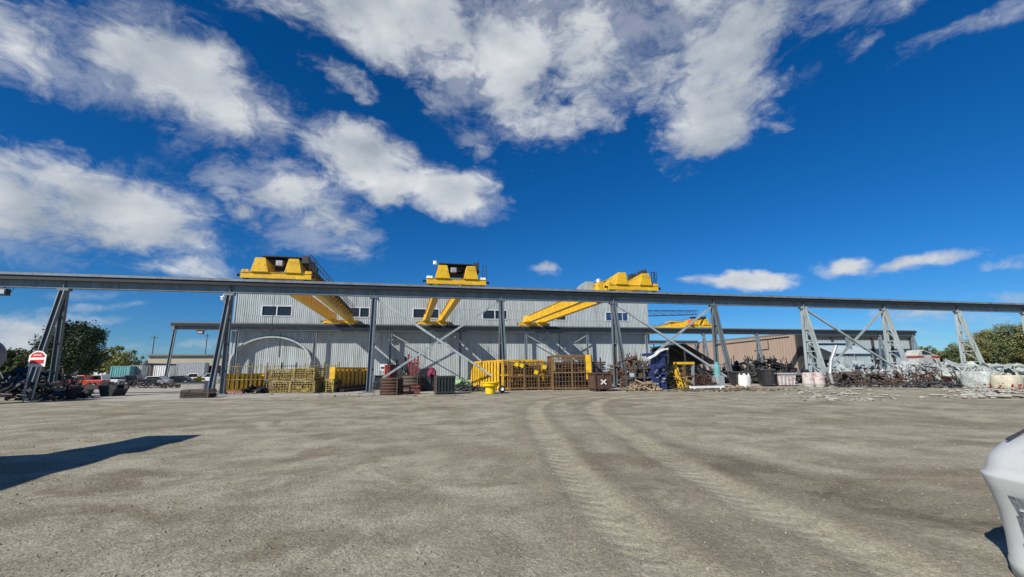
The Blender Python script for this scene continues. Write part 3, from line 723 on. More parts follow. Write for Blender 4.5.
# ------------------------------------------------------------------ trees
def tree(name, px, Y, ztop, wpx, leaf, label, n=5200, group=None, ls=.42, zc0=.25, sparse=0):
    x = X_at(px, Y, ztop*.6); wm = wpx*mpp((x, Y, 3))/2
    t = thing(name, label, 'tree', (x, Y, 0), 0, group)
    tr_ = MB(); tr_.tube((0,0,0), (.1,.05,ztop*.45), ztop*.028, 10, ztop*.018)
    cl = []
    for i in range(9):
        a = random.uniform(0, 6.28); zz_ = ztop*random.uniform(.3, .5); e = (math.cos(a)*wm*.6, math.sin(a)*wm*.6, ztop*random.uniform(.5, .8))
        tr_.tube((.08,.04,zz_), e, ztop*.012, 7, ztop*.004)
    tr_.build('trunk', bark, t)
    nc = max(16, n//90)
    vs = []; fs = []
    for i in range(nc):
        while True:
            p = Vector((random.uniform(-1,1), random.uniform(-1,1), random.uniform(-1,1)))
            if .3 < p.length < 1.1: break
        zc_ = ztop*(zc0+(1-zc0)*.5); zr = ztop*(1-zc0)*.5
        c = Vector((p.x*wm*.86, p.y*wm*.8, zc_+p.z*zr*.88)); cr_ = min(wm, zr)*random.uniform(.09, .33)
        for j in range(90):
            d = Vector((random.gauss(0,1), random.gauss(0,1), random.gauss(0,.8))); d = d.normalized()*cr_*random.uniform(.3,1.1)
            q = c+d; s2 = ls*random.uniform(.5,1.1)
            a = Vector((random.uniform(-1,1), random.uniform(-1,1), random.uniform(-1,1))).normalized(); b_ = a.orthogonal().normalized()
            k0 = len(vs); vs += [q-a*s2/2, q+b_*s2/3, q+a*s2/2, q-b_*s2/3]; fs.append((k0,k0+1,k0+2,k0+3))
    me_ = bpy.data.meshes.new('crown'); me_.from_pydata([tuple(v) for v in vs], [], fs); me_.update(); me_.materials.append(leaf)
    o = bpy.data.objects.new('crown', me_); COL.objects.link(o); o.parent = t
    return t
tree('broadleaf_tree', 73, 95, 11.4, 58, leaf_dark, 'large dark green tree behind the leftmost runway column', 17000, zc0=.08)
tree('broadleaf_tree', 120, 125, 8.6, 36, leaf_yel, 'yellow green tree standing beside the large dark tree', 5200, zc0=.15)
tree('broadleaf_tree', 100, 128, 7.6, 20, leaf_aut, 'small yellowing tree tucked between the dark tree and the yellow one', 2600, zc0=.1)
tree('broadleaf_tree', 148, 185, 8.2, 26, leaf_mid, 'low distant green tree left of the beige building', 2600, zc0=.05)
for px, zt_, lab in ((-4, 8.2, 'leftmost green tree on the skyline behind the round tank'), (12, 7.2, 'low green tree on the skyline left of the red and white sign'), (30, 6.4, 'low green tree on the skyline behind the red and white sign')):
    tree('broadleaf_tree', px, 120, zt_, 28, leaf_mid, lab, 6000, ls=.6, zc0=.05)
RT = [(988, 110, 13.5, 40, leaf_aut, 'olive autumn tree between the last two runway columns'), (1014, 96, 14.0, 44, leaf_mid, 'tall green tree at the right edge behind the last column'), (965, 150, 12.5, 36, leaf_mid, 'green tree rising just right of the ninth column'),
      (1040, 90, 15, 40, leaf_aut, 'tall olive tree partly cut by the right frame edge'), (1002, 125, 15.5, 40, leaf_aut, 'highest yellowing tree crown of the right hand wood')]
for px, Y_, zt_, wp, lf, lab in RT: tree('broadleaf_tree', px, Y_, zt_, wp, lf, lab, 15000, 'trees beyond the scrap yard', ls=.55, zc0=.04)
for px, zt_, lab in ((925, 12.0, 'flat topped dark tree just right of the warehouse corner'), (938, 10, 'low dark tree behind the red and white truck cab'), (952, 9.5, 'low green tree behind the ninth column base')):
    tree('broadleaf_tree', px, 190, zt_, 24, leaf_mid, lab, 7000, 'trees beyond the scrap yard', ls=.9, zc0=.05)
# far wood line
def woodline(x0, x1, Y, z, seed, name, label):
    random.seed(seed); vs = []; fs = []
    for i in range(9000):
        x = random.uniform(x0, x1); h_ = z*(.75+.35*math.sin(x*.05+seed)*math.sin(x*.021)); q = Vector((x, Y+random.uniform(-8,8), random.uniform(0, 1)**.6*h_))
        s2 = random.uniform(1.0, 2.6); a = Vector((random.uniform(-1,1), random.uniform(-1,1), random.uniform(-1,1))).normalized(); b_ = a.orthogonal()
        k0 = len(vs); vs += [q-a*s2/2, q+b_*s2/3, q+a*s2/2, q-b_*s2/3]; fs.append((k0,k0+1,k0+2,k0+3))
    me_ = bpy.data.meshes.new(name); me_.from_pydata([tuple(v) for v in vs], [], fs); me_.materials.append(leaf_mid)
    o = bpy.data.objects.new(name, me_); COL.objects.link(o); tag(o, label, None, kind='stuff')
woodline(-330, -60, 260, 9, 3, 'distant_wood', 'distant line of green woodland on the left horizon')
woodline(160, 560, 300, 9, 5, 'distant_wood', 'distant line of green woodland on the right horizon')
random.seed(21)
for px, zt_, lab in ((152, 12.5, 'wooden utility pole over the left end of the beige building'), (205, 13.2, 'wooden utility pole nearer the shed behind the second runway')):
    p_ = thing('utility_pole', lab, 'pole', (X_at(px, 190, 8), 190, 0)); MB().tube((0,0,0),(0,0,zt_+3),.2,8,.14).build('pole', bark, p_); MB().box(-1.2,1.2,-.08,.08,zt_+2.1,zt_+2.3).build('crossarm', bark, p_)

# ------------------------------------------------------------------ vehicles
def car(px, Y, mat, label, L_=4.6, kind='car', rz=0, h=1.5):
    t = thing('parked_'+kind, label, kind, (X_at(px, Y, .5), Y, 0), rz)
    if kind == 'car':
        prof = [(-.5,.28),(-.5,.62),(-.47,.8),(-.3,.86),(-.17,1.0*h/1.0*.93),(.2,h*.97),(.38,.9),(.49,.84),(.5,.5),(.5,.28)]
        cab = [(-.27,.88),(-.16,h*.9),(.17,h*.92),(.33,.9)]
    else:
        prof = [(-.5,.35),(-.5,.75),(-.48,1.02),(-.26,1.1),(-.16,h*.98),(.1,h),(.14,1.1),(.5,1.08),(.5,.4)]
        cab = [(-.23,1.12),(-.14,h*.94),(.08,h*.95),(.11,1.12)]
    bd_ = MB().prism([(p[0]*L_, p[1]) for p in prof], -.9, .9).build('body', mat, t, bevel=.07)
    MB().prism([(p[0]*L_, p[1]) for p in cab], -.915, .915).build('side_window', glass, t)
    for x in (-.31, .32):
        for y in (-.78, .78):
            wo_ = MB().lathe([(0,-.13),(.24,-.13),(.36,-.1),(.38,0),(.36,.1),(.24,.13),(0,.13)], 18, (x*L_, y, .38), 'y').build('wheel', rubber, t, smooth=True)
            MB().lathe([(0,-.14),(.2,-.14),(.21,.14),(0,.14)], 12, (x*L_, y, .38), 'y').build('rim', galv, wo_)
    for y in (-.65, .65): MB().box(-.5*L_-.02, -.5*L_+.1, y-.18, y+.18, .66, .8).build('headlight', white, t)
    return t
car(83, 74, carred, 'orange red pickup truck parked behind the low steel frame', 5.4, 'pickup', h=1.75)
car(100, 76, carwhite, 'white pickup truck parked beside the red pickup', 5.2, 'pickup', h=1.8)
car(118, 79, carblack, 'black car parked in front of the teal container', 4.6, 'car')
car(134, 80, carblack, 'dark pickup parked at the right end of the teal container', 5.3, 'pickup', h=1.7)
car(155, 83, carsilver, 'silver car parked beside the white trailer', 4.5, 'car')
car(178, 86, carblack, 'black car parked left of the second runway end column', 4.6, 'car')
car(196, 92, carwhite, 'white pickup parked below the small floodlight', 5.3, 'pickup', h=1.8)
car(64, 76, carblue, 'blue grey car showing behind the leftmost column', 4.5, 'car')
car(213, 95, carsilver, 'silver pickup parked behind the concrete block', 5.2, 'pickup', h=1.8)
def container(px0, px1, Y, h, mat, label, name='shipping_container', d=2.4, z0=.15):
    x0, x1 = X_at(px0, Y, 1), X_at(px1, Y, 1); L_ = x1-x0; t = thing(name, label, 'container' if 'cont' in name else 'trailer', (x0, Y, 0))
    g = MB(); g.corr((0.1,0),(L_-.1,0),z0+.1,h-.1,.35,.05,nrm=(0,-1,0)); g.corr((0.1,d),(L_-.1,d),z0+.1,h-.1,.35,.05,nrm=(0,1,0)); g.corr((.1,0),(.1,d),z0+.1,h-.1,.35,.05,nrm=(-1,0,0)); g.corr((L_-.1,0),(L_-.1,d),z0+.1,h-.1,.35,.05,nrm=(1,0,0))
    g.build('side_panel', mat, t, fix=False)
    g = MB()
    for x in (0, L_): 
        for y in (0, d): g.box(x-.1, x+.1, y-.08, y+.08, 0, h)
    g.box(.1, L_-.1, -.06, d+.06, h-.1, h+.0); g.box(.1, L_-.1, -.06, d+.06, z0, z0+.1); g.build('frame', mat, t)
    return t
container(110, 128, 86, 3.1, teal, 'teal shipping container behind the black parked car')
container(129, 140, 88, 3.2, galv, 'silver grey shipping container right of the teal one')
container(143, 152, 92, 3.1, brownrust, 'dark red brown shipping container between two pale ones')
container(153, 168, 92, 3.2, white, 'white box trailer left of the second runway end column', 'box_trailer')
container(176, 203, 120, 4.2, galv, 'long pale trailer wall in front of the beige building', 'box_trailer')

# round tank at the left edge
tk = thing('storage_tank', 'round grey tank end at the left edge of the yard', 'tank', (X_at(-27, 38, 2.5), 38, 0))
MB().lathe([(0,-1),(.9,-.9),(1.25,-.6),(1.3,-.3),(1.3,.5),(1.2,.8),(.9,1.05),(0,1.15)], 32, (0,0,3.2), 'y').build('shell', steel_far, tk, smooth=True)
MB().box(-1.1,1.1,-.3,-.1,0,2.2).build('saddle', dark, tk); MB().box(-1.1,1.1,.4,.6,0,2.2).build('saddle', dark, tk)

# ------------------------------------------------------------------ yard items
def P(px, py): v = gnd(px, py); return Vector((v.x, v.y, 0)), mpp(v)
# red and white sign
p, k = P(30, 402)
sg = thing('warning_sign', 'white sign with red dome top and red bar on a bent post', 'sign', (p.x, p.y, 0), R_(-16))
zc = 2+(375-360)*k; w2, h2 = 9.2*k, 8*k
pts = [(-w2,-h2),(w2,-h2),(w2*1.02,h2*.45)]+[(w2*.85*math.cos(a), h2*.45+h2*.55*math.sin(a)) for a in [math.pi*i/10 for i in range(1,10)]]+[(-w2*1.02,h2*.45)]
MB().prism([(x, z+zc) for x, z in pts], -.02, .02).build('board', white, sg)
dm = [(w2*.84*math.cos(a), h2*.18+h2*.66*math.sin(a)) for a in [math.pi*i/12 for i in range(13)]]
MB().prism([(x, z+zc) for x, z in dm], -.034, -.022).build('red_dome', redsign, sg)
MB().box(-w2*.8, w2*.8, -.034, -.022, zc-h2*.62, zc-h2*.12).build('red_bar', redsign, sg)
g = MB()
for i in range(5): g.box(-w2*.45+i*w2*.19, -w2*.45+i*w2*.19+w2*.12, -.044, -.036, zc+h2*.38, zc+h2*.55)
g.build('faded_lettering', white, sg)
MB().path([(-w2*.85,.04,zc-h2),(-w2*.9,.04,0)], .05).path([(w2*.5,.04,zc-h2*.7),(w2*.1,.1,.9),(0,.1,0)], .05).build('post', galv, sg)

def pile(name, label, px0, px1, py, hgt_px, mat, n=60, dep=2.5, kinds='brp', seed=0, kind=None, cat='scrap pile'):
    random.seed(seed+px0); p0, k0 = P(px0, py); p1, k1 = P(px1, py); k_ = (k0+k1)/2; H = hgt_px*k_; W_ = (p1-p0).length; c = (p0+p1)/2
    g = MB(); ax = (p1-p0).normalized()
    for i in range(int(n*1.5)):
        u = random.uniform(-.5, .5); z = random.random()*H*(1-abs(u)**2*2.0); q = Vector((ax.x*u*W_, ax.y*u*W_+random.uniform(0, dep), max(z, .06)))
        t = random.choice(kinds); s2 = random.uniform(.25, 1)*min(1.0, H*.55)
        if t == 'b': d = Vector((random.uniform(-1,1), random.uniform(-1,1), random.uniform(-.35,.35))).normalized(); a = d.orthogonal().normalized(); e = d.cross(a); g.obox(q, d*s2*.55, a*s2*.32*random.uniform(.3,1), e*s2*.3*random.uniform(.2,1))
        elif t == 'r': g.rock(q, s2*.45)
        elif t == 'p': d = Vector((random.uniform(-1,1), random.uniform(-.6,.6), random.uniform(-.3,.4))).normalized(); a = q-d*s2*1.2; e = q+d*s2*1.2; a.z = max(a.z,.05); e.z = max(e.z,.05); g.tube(a, e, random.uniform(.03,.08), 6)
        elif t == 's': d = Vector((random.uniform(-1,1), random.uniform(-.5,.5), random.uniform(-.6,.6))).normalized(); a = d.orthogonal().normalized(); g.obox(q, d*s2*.8, a*s2*.5, d.cross(a)*.015)
        elif t == 't': d = Vector((random.uniform(-.4,.4), random.uniform(-.4,.4), 1)).normalized(); g.tube(q, q+d*s2*1.1, .05, 6)
    o = g.build(name, mat, None, loc=(c.x, c.y, 0)); tag(o, label, cat, kind=kind); return o
random.seed(11)
# low flatbed frame at left
p, k = P(85, 397)
fb_ = thing('steel_frame_trailer', 'low dark flat steel trailer frame resting on chunky stands at the left', 'trailer frame', (p.x, p.y, 0))
g = MB(); Lh = 26*k
g.box(-Lh, Lh, -.1, .12, .62, .95); g.box(-Lh, Lh, 1.6, 1.82, .62, .95)
for x in np.arange(-Lh+.3, Lh, 1.1): g.box(x-.07, x+.07, .12, 1.6, .68, .88)
g.build('frame', dark, fb_)
for x in (-Lh*.45, Lh*.72): MB().prism([(x-.6,.618),(x+.6,.618),(x+.35,0),(x-.4,0)], -.15, 1.85).build('stand', greend, fb_)
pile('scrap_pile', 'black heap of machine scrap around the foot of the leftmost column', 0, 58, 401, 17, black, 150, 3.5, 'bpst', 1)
pile('scrap_pile', 'dark steel offcuts piled left of the red and white sign', -22, 22, 397, 20, dark, 90, 3, 'bps', 2)
pile('scrap_pile', 'row of dark scrap metal between the parked cars and the lane', 62, 178, 388.5, 6.5, dark, 170, 3, 'bpr', 3)
pile('steel_offcuts', 'low line of rusty offcuts on the far side of the lane', 150, 205, 387, 4, brownrust, 60, 2, 'bp', 4)
# tank barrier + basket with yellow valve near second column
p, k = P(194, 398.5)
bk = thing('wire_crate', 'low rusty wire crate holding scrap left of the striped drum', 'crate', (p.x, p.y, 0))
w2 = 12*k; h2 = 8*k
def cage(g, x0, x1, y0, y1, z0, z1, dx, dz, r=.018, posts=.05):
    for x in (x0, x1):
        for y in (y0, y1): g.box(x-posts, x+posts, y-posts, y+posts, z0, z1)
    for z in (z0+.03, z1): 
        for y in (y0, y1): g.box(x0, x1, y-posts*.8, y+posts*.8, z-posts*.8, z+posts*.8)
        for x in (x0, x1): g.box(x-posts*.8, x+posts*.8, y0, y1, z-posts*.8, z+posts*.8)
    for y in (y0, y1):
        for x in np.arange(x0+dx, x1, dx): g.box(x-r, x+r, y-r, y+r, z0, z1)
        for z in np.arange(z0+dz, z1, dz): g.box(x0, x1, y-r, y+r, z-r, z+r)
    for x in (x0, x1):
        for y in np.arange(y0+dx, y1, dx): g.box(x-r, x+r, y-r, y+r, z0, z1)
        for z in np.arange(z0+dz, z1, dz): g.box(x-r, x+r, y0, y1, z-r, z+r)
g = MB(); cage(g, -w2, w2, 0, 1.4, .05, h2, .16, .14); g.build('mesh', greyrust, bk)
MB().box(-w2+.08, w2-.08, .08, 1.32, .06, h2*.62).build('scrap_load', brownrust, bk)
p, k = P(195, 392)
vl = thing('valve', 'bright yellow valve casting lying on the concrete block', 'valve', (p.x, p.y+.6, 1.05))
MB().lathe([(0,0),(.28,0),(.28,.1),(.14,.14),(.14,.36),(.24,.42),(.24,.5),(0,.5)], 16).build('body', yelplastic, vl, smooth=False)
MB().tube((-.5,0,.25),(.5,0,.25),.12,12).build('pipe_stub', yelplastic, vl)
p, k = P(192, 392.5)
cbk = thing('concrete_block', 'pale concrete block behind the rusty wire crate', 'block', (p.x, p.y, 0))
MB().box(-1.2, 1.5, .3, 1.5, 0, 1.05).build('block', conc, cbk, bevel=.04); MB().path([(-.3,.9,1.05),(-.2,.9,1.2),(0,.9,1.2),(.1,.9,1.05)],.03,6).build('lifting_loop', rusty, cbk)
p, k = P(222, 393.5)
dr = thing('traffic_drum', 'orange and white striped drum beside the second column foot', 'drum', (p.x, p.y, 0))
MB().lathe([(.0,0),(.42,0),(.42,.1),(.3,.12),(.29,.42),(.28,.42)], 20).build('base', rubber, dr)
MB().lathe([(.285,.425),(.28,.72)], 20).build('band', orange, dr); MB().lathe([(.28,.722),(.265,.95)], 20).build('band', white, dr); MB().lathe([(.265,.952),(.25,1.2),(.12,1.24),(0,1.24)], 20).build('band', orange, dr)

# yellow slat panel, wire fence, baskets
def picket(L_, H, y, w_=.3, gap=.16, z0=.14, dy=.03):
    g = MB(); x = .05; i = 0
    while x+w_ < L_: g.box(x, x+w_, y-dy*(i % 2)-.04, y-dy*(i % 2), z0, H-.06); x += w_+gap; i += 1
    for z in (z0+.1, H-.3): g.box(0, L_, y+.002, y+.06, z, z+.1)
    return g
def slat_panel(px0, px1, py0, py1, top0, label, mat, name='sheet_pile_stack', dep=1.0, ribs=.36, cat='rack', nl=None):
    p0, k0 = P(px0, py0); p1, k1 = P(px1, py1); d = p1-p0; L_ = d.length; a = math.atan2(d.y, d.x); H = (py0-top0)*k0
    t = thing(name, label, cat, (p0.x, p0.y, 0), a)
    picket(L_, H, -.1, ribs*.72, ribs*.28, dy=.1).build('slats', mat, t)
    if dep > .5: MB().box(.05, L_-.05, .12, dep-.12, .05, H-.25).build('stored_sheets', yelrust, t)
    MB().box(-.12, 0, -.2, dep, .05, H+.05).box(L_, L_+.12, -.2, dep, .05, H+.05).box(0, L_, dep-.1, dep, .05, H).build('frame', mat, t)
    MB().box(-.1, L_+.1, -.22, -.165, H-.1, H+.04).box(-.1, L_+.1, -.22, -.165, .1, .24).build('rail', mat, t)
    return t
slat_panel(224, 262, 392.0, 390.5, 374.5, 'row of bright yellow vertical slats behind the wire fence', yellow, 'slat_rack', .8, .42)
p0, k0 = P(219, 393); p1, k1 = P(337, 391.5); d = p1-p0; L_ = d.length
wf = thing('wire_fence', 'tall thin wire fence with vertical rods in front of the arched canopy', 'fence', (p0.x, p0.y+.4, 0), math.atan2(d.y, d.x)); H = 26*k0
g = MB()
for x in np.arange(0, L_+.01, L_/8): g.box(x-.05, x+.05, -.05, .05, 0, H+.35)
g.build('post', yelrust, wf)
g = MB()
for x in np.arange(.25, L_, .42): g.box(x-.02, x+.02, -.02, .02, .1, H+(.25 if int(x*10) % 3 == 0 else 0))
for z in (.15, H*.5, H): g.box(0, L_, -.03, .03, z-.03, z+.03)
g.build('rods', yelold, wf)
def basket(px0, px1, py, hp, z0, label, fill=None):
    p0, k0 = P(px0, py); p1, _ = P(px1, py); d = p1-p0; L_ = d.length; H = hp*k0
    t = thing('wire_basket', label, 'basket', (p0.x, p0.y, z0), math.atan2(d.y, d.x), 'olive yellow wire baskets by the fence')
    g = MB(); cage(g, 0, L_, .3, 1.7, .08, H, .28, .2, .028, .06); g.build('mesh', yelold, t)
    if fill:
        random.seed(px0); f_ = MB()
        for i in range(26):
            x = random.uniform(.2, L_-.2); f_.obox((x, random.uniform(.5,1.5), random.uniform(.1, H*.75)), (random.uniform(.1,.4),0,.05), (0,.3,.03), (0,-.02,random.uniform(.03,.15)))
        f_.build('contents', fill, t)
    return H
h1 = basket(262, 287, 393.5, 12, .0, 'lower wire basket of the stack nearest the yellow slats', yelrust)
h2_ = basket(288, 312, 393.5, 12, .0, 'lower middle wire basket of the stack', yelold)
h3 = basket(313, 331, 393, 13, .0, 'dark filled wire basket next to the yellow corrugated stack', black)
basket(264, 290, 393.5, 10.5, h1+.08, 'upper left wire basket of the stack with yellow frames inside', yelrust)
basket(291, 311, 393.5, 11.5, h2_+.08, 'upper middle wire basket of the stack under the arch peak', yelrust)
pile('tarp_heap', 'black ragged heap at the foot of the yellow slats', 240, 264, 393.5, 8, black, 50, 1, 'rsb', 5)
pile('scrap_pile', 'small pale and rusty scrap left of the black ragged heap', 224, 242, 394, 3.4, redpale, 30, 1, 'rb', 6)
slat_panel(332, 365, 392.5, 388, 368, 'yellow corrugated sheet stack receding left of the third column', yellow, 'sheet_stack', .3, .62)
p0, k0 = P(337, 392.5); p1, k1 = P(372, 388.5)
pb = thing('pipe_bundle', 'dark pipe bundle lying below the yellow corrugated stack', 'pipes', (p0.x, p0.y-.5, 0), math.atan2(p1.y-p0.y, p1.x-p0.x)); L_ = (p1-p0).length
for (yy, zz_) in ((0,.15),(.32,.15),(.16,.42),(-.32,.15)): MB().lathe([(.1,0),(.15,0),(.15,L_),(.1,L_)],14,(0.4,yy,zz_),'x').build('pipe', dark if zz_ < .3 else greyrust, pb, smooth=False)

# centre group
def coil(px, py, wpx, hpx, mat, label, rings):
    p, k = P(px, py); t = thing('wire_coil', label, 'coil', (p.x, p.y+wpx*k/2, 0)); Rr = wpx*k/2; H = hpx*k; prof = []
    hh = H/rings
    for i in range(rings):
        z = i*hh
        for a in range(5):
            b_ = math.pi*a/4; prof.append((Rr*(1-.04*(i % 2))-.06+.09*math.sin(b_), z+hh*a/4))
    MB().lathe([(Rr*.6,0)]+prof+[(Rr*.6,H),(Rr*.6,0)], 36).build('winding', mat, t, smooth=False)
    g = MB()
    for a in (0.4, 2.0, 3.6, 5.2): g.box(Rr*math.cos(a)-.05, Rr*math.cos(a)+.05, Rr*math.sin(a)-.05, Rr*math.sin(a)+.05, 0, H+.02)
    g.build('strap', greyrust, t); return t
coil(391, 395.3, 23, 17, rusty, 'rusty brown wire coil right of the third column foot', 6)
coil(412, 392.2, 21, 16, greyrust, 'grey brown wire coil on a red pallet beside the rusty one', 5)
p, k = P(410, 394)
pt = thing('pallet', 'red pallet frame in front of the grey brown coil', 'pallet', (p.x, p.y, 0))
g = MB(); 
for z in (.1, .55): g.box(-8*k, 9*k, -.35, -.2, z, z+.13)
for x in (-7.6*k, 0, 8.5*k): g.box(x-.07, x+.07, -.2, .1, 0, .68)
g.build('frame', redp, pt)
p, k = P(389, 391)
rp = thing('metal_screen', 'dark red ribbed steel panel standing behind the rusty coil', 'panel', (p.x, p.y+1.2, 0)); H = 26*k
g = MB(); g.corr((-5*k,0),(5*k,0),0,H,.3,.06,nrm=(0,-1,0)); g.build('panel', redp, rp, fix=False)
MB().box(-5*k-.08,-5*k,-.08,.1,0,H+.02).box(5*k,5*k+.08,-.08,.1,0,H).build('edge_frame', redpale, rp)
for px_, lab, mt_, hp, wd in ((400, 'dark post frame behind the gap between the two coils', dark, 35, 4.4), (412.5, 'red steel post frame rising behind the grey brown coil', redp, 38, 5)):
    p, k = P(px_, 391); t = thing('post_frame', lab, 'frame', (p.x, p.y+1.6, 0)); g = MB(); H = hp*k
    for x in (-wd*k, -wd*k*.35, wd*k*.3, wd*k): g.box(x-.09, x+.09, -.09, .09, 0, H*random.uniform(.86,1))
    g.build('post', mt_, t); g = MB()
    for z in (H*.35, H*.7): g.box(-wd*k-.1, wd*k+.1, .091, .16, z, z+.14)
    g.build('crossbar', dark, t)
p, k = P(381, 391)
sb_ = thing('notice_board', 'small white and blue notice board beside the third column', 'sign', (p.x, p.y+2.6, 0))
MB().box(-3.6*k,3.6*k,-.03,.03,20*k,27*k).build('board', white, sb_); MB().box(-2.6*k,2.6*k,-.045,-.033,22*k,24*k).build('blue_stripe', bluep, sb_)
MB().box(-3*k-.05,-3*k+.05,.032,.12,0,20*k).box(3*k-.05,3*k+.05,.032,.12,0,20*k).build('post', galv, sb_)
p, k = P(377, 391)
dm_ = thing('storage_box', 'black covered box between the third column and red panel', 'box', (p.x, p.y+2.2, 0))
MB().box(-5*k,6*k,0,1.5,0,14*k).build('body', black, dm_, bevel=.1); MB().box(-5.2*k,6.2*k,-.06,1.56,14*k+.003,15*k).build('lid', black, dm_)
p, k = P(427, 392)
hp_ = thing('scrap_hopper', 'tall black scrap hopper behind the dark green crate', 'hopper', (p.x, p.y+1.4, 0))
MB().prism([(-9*k,0),(9.5*k,0),(10*k,20*k),(7*k,24*k),(-7*k,23*k),(-10*k,17*k)], 0, 2.0).build('body', black, hp_, bevel=.05)
g = MB()
for x in (-8*k, -3*k, 3*k, 8*k): g.box(x-.08, x+.08, -.09, -.003, .1, 17*k)
g.build('rib', dark, hp_)
p, k = P(432, 392)
tp = MB(); vs = []; fs = []; nx_, ny_ = 14, 8; w2 = 4*k
for j in range(ny_):
    for i in range(nx_):
        u = i/(nx_-1)-.5; v = j/(ny_-1); vs.append((u*2*w2, v*1.6-.1, 24.6*k+.12*math.sin(i*2.1+j*1.3)-(.5 if j == 0 else 0)-(.9*abs(u))))
fs = [(j*nx_+i, j*nx_+i+1, (j+1)*nx_+i+1, (j+1)*nx_+i) for j in range(ny_-1) for i in range(nx_-1)]
tp.add(vs, fs); o = tp.build('tarpaulin', magenta, None, loc=(p.x, p.y+1.3, 0), fix=False); tag(o, 'crumpled magenta tarpaulin thrown over the black hopper', 'tarpaulin')
so_ = o.modifiers.new('s', 'SOLIDIFY'); so_.thickness = .03
# green black crate
p, k = P(444.5, 394.5)
cr2 = thing('steel_crate', 'dark green slotted steel crate with a pale corner post', 'crate', (p.x, p.y, 0)); w2 = 10*k; H = 18.5*k
g = MB(); g.box(-w2, w2, .06, 1.7, .18, H-.1); g.build('body', black, cr2)
g = MB()
for x in np.linspace(-w2*.55, w2, 6): g.box(x-.05, x+.05, -.03, .057, .1, H)
g.box(-w2, w2, -.06, .0-.031, H-.16, H); g.box(-w2, w2, -.06, -.031, .1, .26); g.build('slats', greend, cr2)
MB().box(-w2-.02, -w2+.2, -.1, .05, .05, H+.06).build('corner_post', greyrust, cr2)
for x in (-w2+.2, w2-.3): MB().box(x-.12, x+.12, .1, 1.6, 0, .178).build('skid', dark, cr2)
pile('scrap_pile', 'dark and green machine parts between the green crate and yellow cage', 455, 474, 392, 9, greend, 60, 2, 'brp', 7)
pile('scrap_pile', 'light green painted parts on top of the scrap by the cage', 456, 470, 390, 11, greenl, 14, 1.5, 'bs', 8)
pile('scrap_pile', 'dark scrap in front of the yellow cage', 470, 488, 392, 6, greyrust, 50, 2, 'brp', 9)
# yellow bollard-like spool
p, k = P(491.5, 394)
yb = thing('yellow_hopper', 'bright yellow plastic hopper with wide rim and narrow base', 'hopper', (p.x, p.y+.5, 0))
MB().lathe([(0,0),(.38,0),(.4,.04),(.42,.5),(.66,.64),(.7,.86),(.62,.87),(.58,.7),(0,.66)], 28).build('tub', yelplastic, yb, smooth=False)
MB().lathe([(.64,.875),(.76,.88),(.76,.95),(.64,.95),(.64,.88)], 28).build('rim', yelplastic, yb)
p, k = P(502, 392.5)
wd_ = thing('tyre', 'white rimmed black tyre leaning at the fourth column foot', 'tyre', (p.x, p.y, 0))
MB().lathe([(.16,-.1),(.26,-.12),(.3,-.08),(.3,.08),(.26,.12),(.16,.1)], 22, (0,0,.3), 'y').build('tread', rubber, wd_, smooth=True)
MB().lathe([(0,-.05),(.155,-.08),(.155,.08),(0,.05)], 18, (0,0,.3), 'y').build('rim', white, wd_)

def big_cage(px0, px1, py0, py1, top0, label, mat, panel=None, dx=.55, dz=.9, dep=3.0, r=.04):
    p0, k0 = P(px0, py0); p1, _ = P(px1, py1); d = p1-p0; L_ = d.length; H = (py0-top0)*k0
    t = thing('yellow_cage', label, 'cage', (p0.x, p0.y, 0), math.atan2(d.y, d.x))
    g = MB()
    for x in np.arange(0, L_+.01, L_/max(2, round(L_/1.6))): 
        for y in (0, dep): g.box(x-.08, x+.08, y-.08, y+.08, 0, H)
    for z in (.2, H*.5, H-.08):
        for y in (0, dep): g.box(0, L_, y-.06, y+.06, z-.06, z+.06)
        for x in (0, L_): g.box(x-.06, x+.06, 0, dep, z-.06, z+.06)
    g.build('frame', mat, t)
    g = MB()
    for y in (0, dep):
        for x in np.arange(dx, L_, dx): g.box(x-r/2, x+r/2, y-r/2, y+r/2, .1, H)
        for z in np.arange(dz, H, dz): g.box(0, L_, y-r/2, y+r/2, z-r/2, z+r/2)
    for y in np.arange(dx, dep, dx): 
        for x in (0, L_): g.box(x-r/2, x+r/2, y-r/2, y+r/2, .1, H)
    g.build('mesh', mat, t)
    if panel: picket(L_, H, -.12, .34, .13, dy=.08).build('slats', panel, t); MB().box(.2, L_-.2, .4, dep-.3, .1, H*.8).build('load', brownrust, t)
    return t, L_, H
big_cage(472, 503, 387, 391, 362, 'bright yellow slatted cage to the left of the fourth column', yellow, yellow, .45, 1.4, 4)
t, L_, H = big_cage(510, 553, 391, 390, 362, 'rusty yellow mesh cage right of the fourth column with dark openings', yelrust, None, .26, .3, 2.6)
MB().box(.2, L_-.2, 2.3, 2.45, .1, H*.78).build('back_panel', brownrust, t)
g = MB(); g.prism([(L_*.5,H*.12),(L_*.62,H*.6),(L_*.68,H*.6),(L_*.85,H*.12),(L_*.74,H*.12),(L_*.65,H*.42),(L_*.58,H*.12)], .4, .55); g.build('a_frame', black, t)
MB().box(L_*.02, L_*.36, .5, 2.2, .1, H*.72).build('rusty_load', brownrust, t); MB().box(L_*.38,L_*.47,.3,2.2,.1,H*.9).build('dark_cabinet', black, t)
random.seed(5); g = MB()
for i in range(30): g.obox((random.uniform(.3, L_-.3), random.uniform(.4,2.2), random.uniform(.3, H*.85)), (random.uniform(.15,.5),0,random.uniform(-.1,.1)), (0,.4,0), (0,0,random.uniform(.04,.2)))
g.build('steel_offcuts', rusty, t)
g = MB()
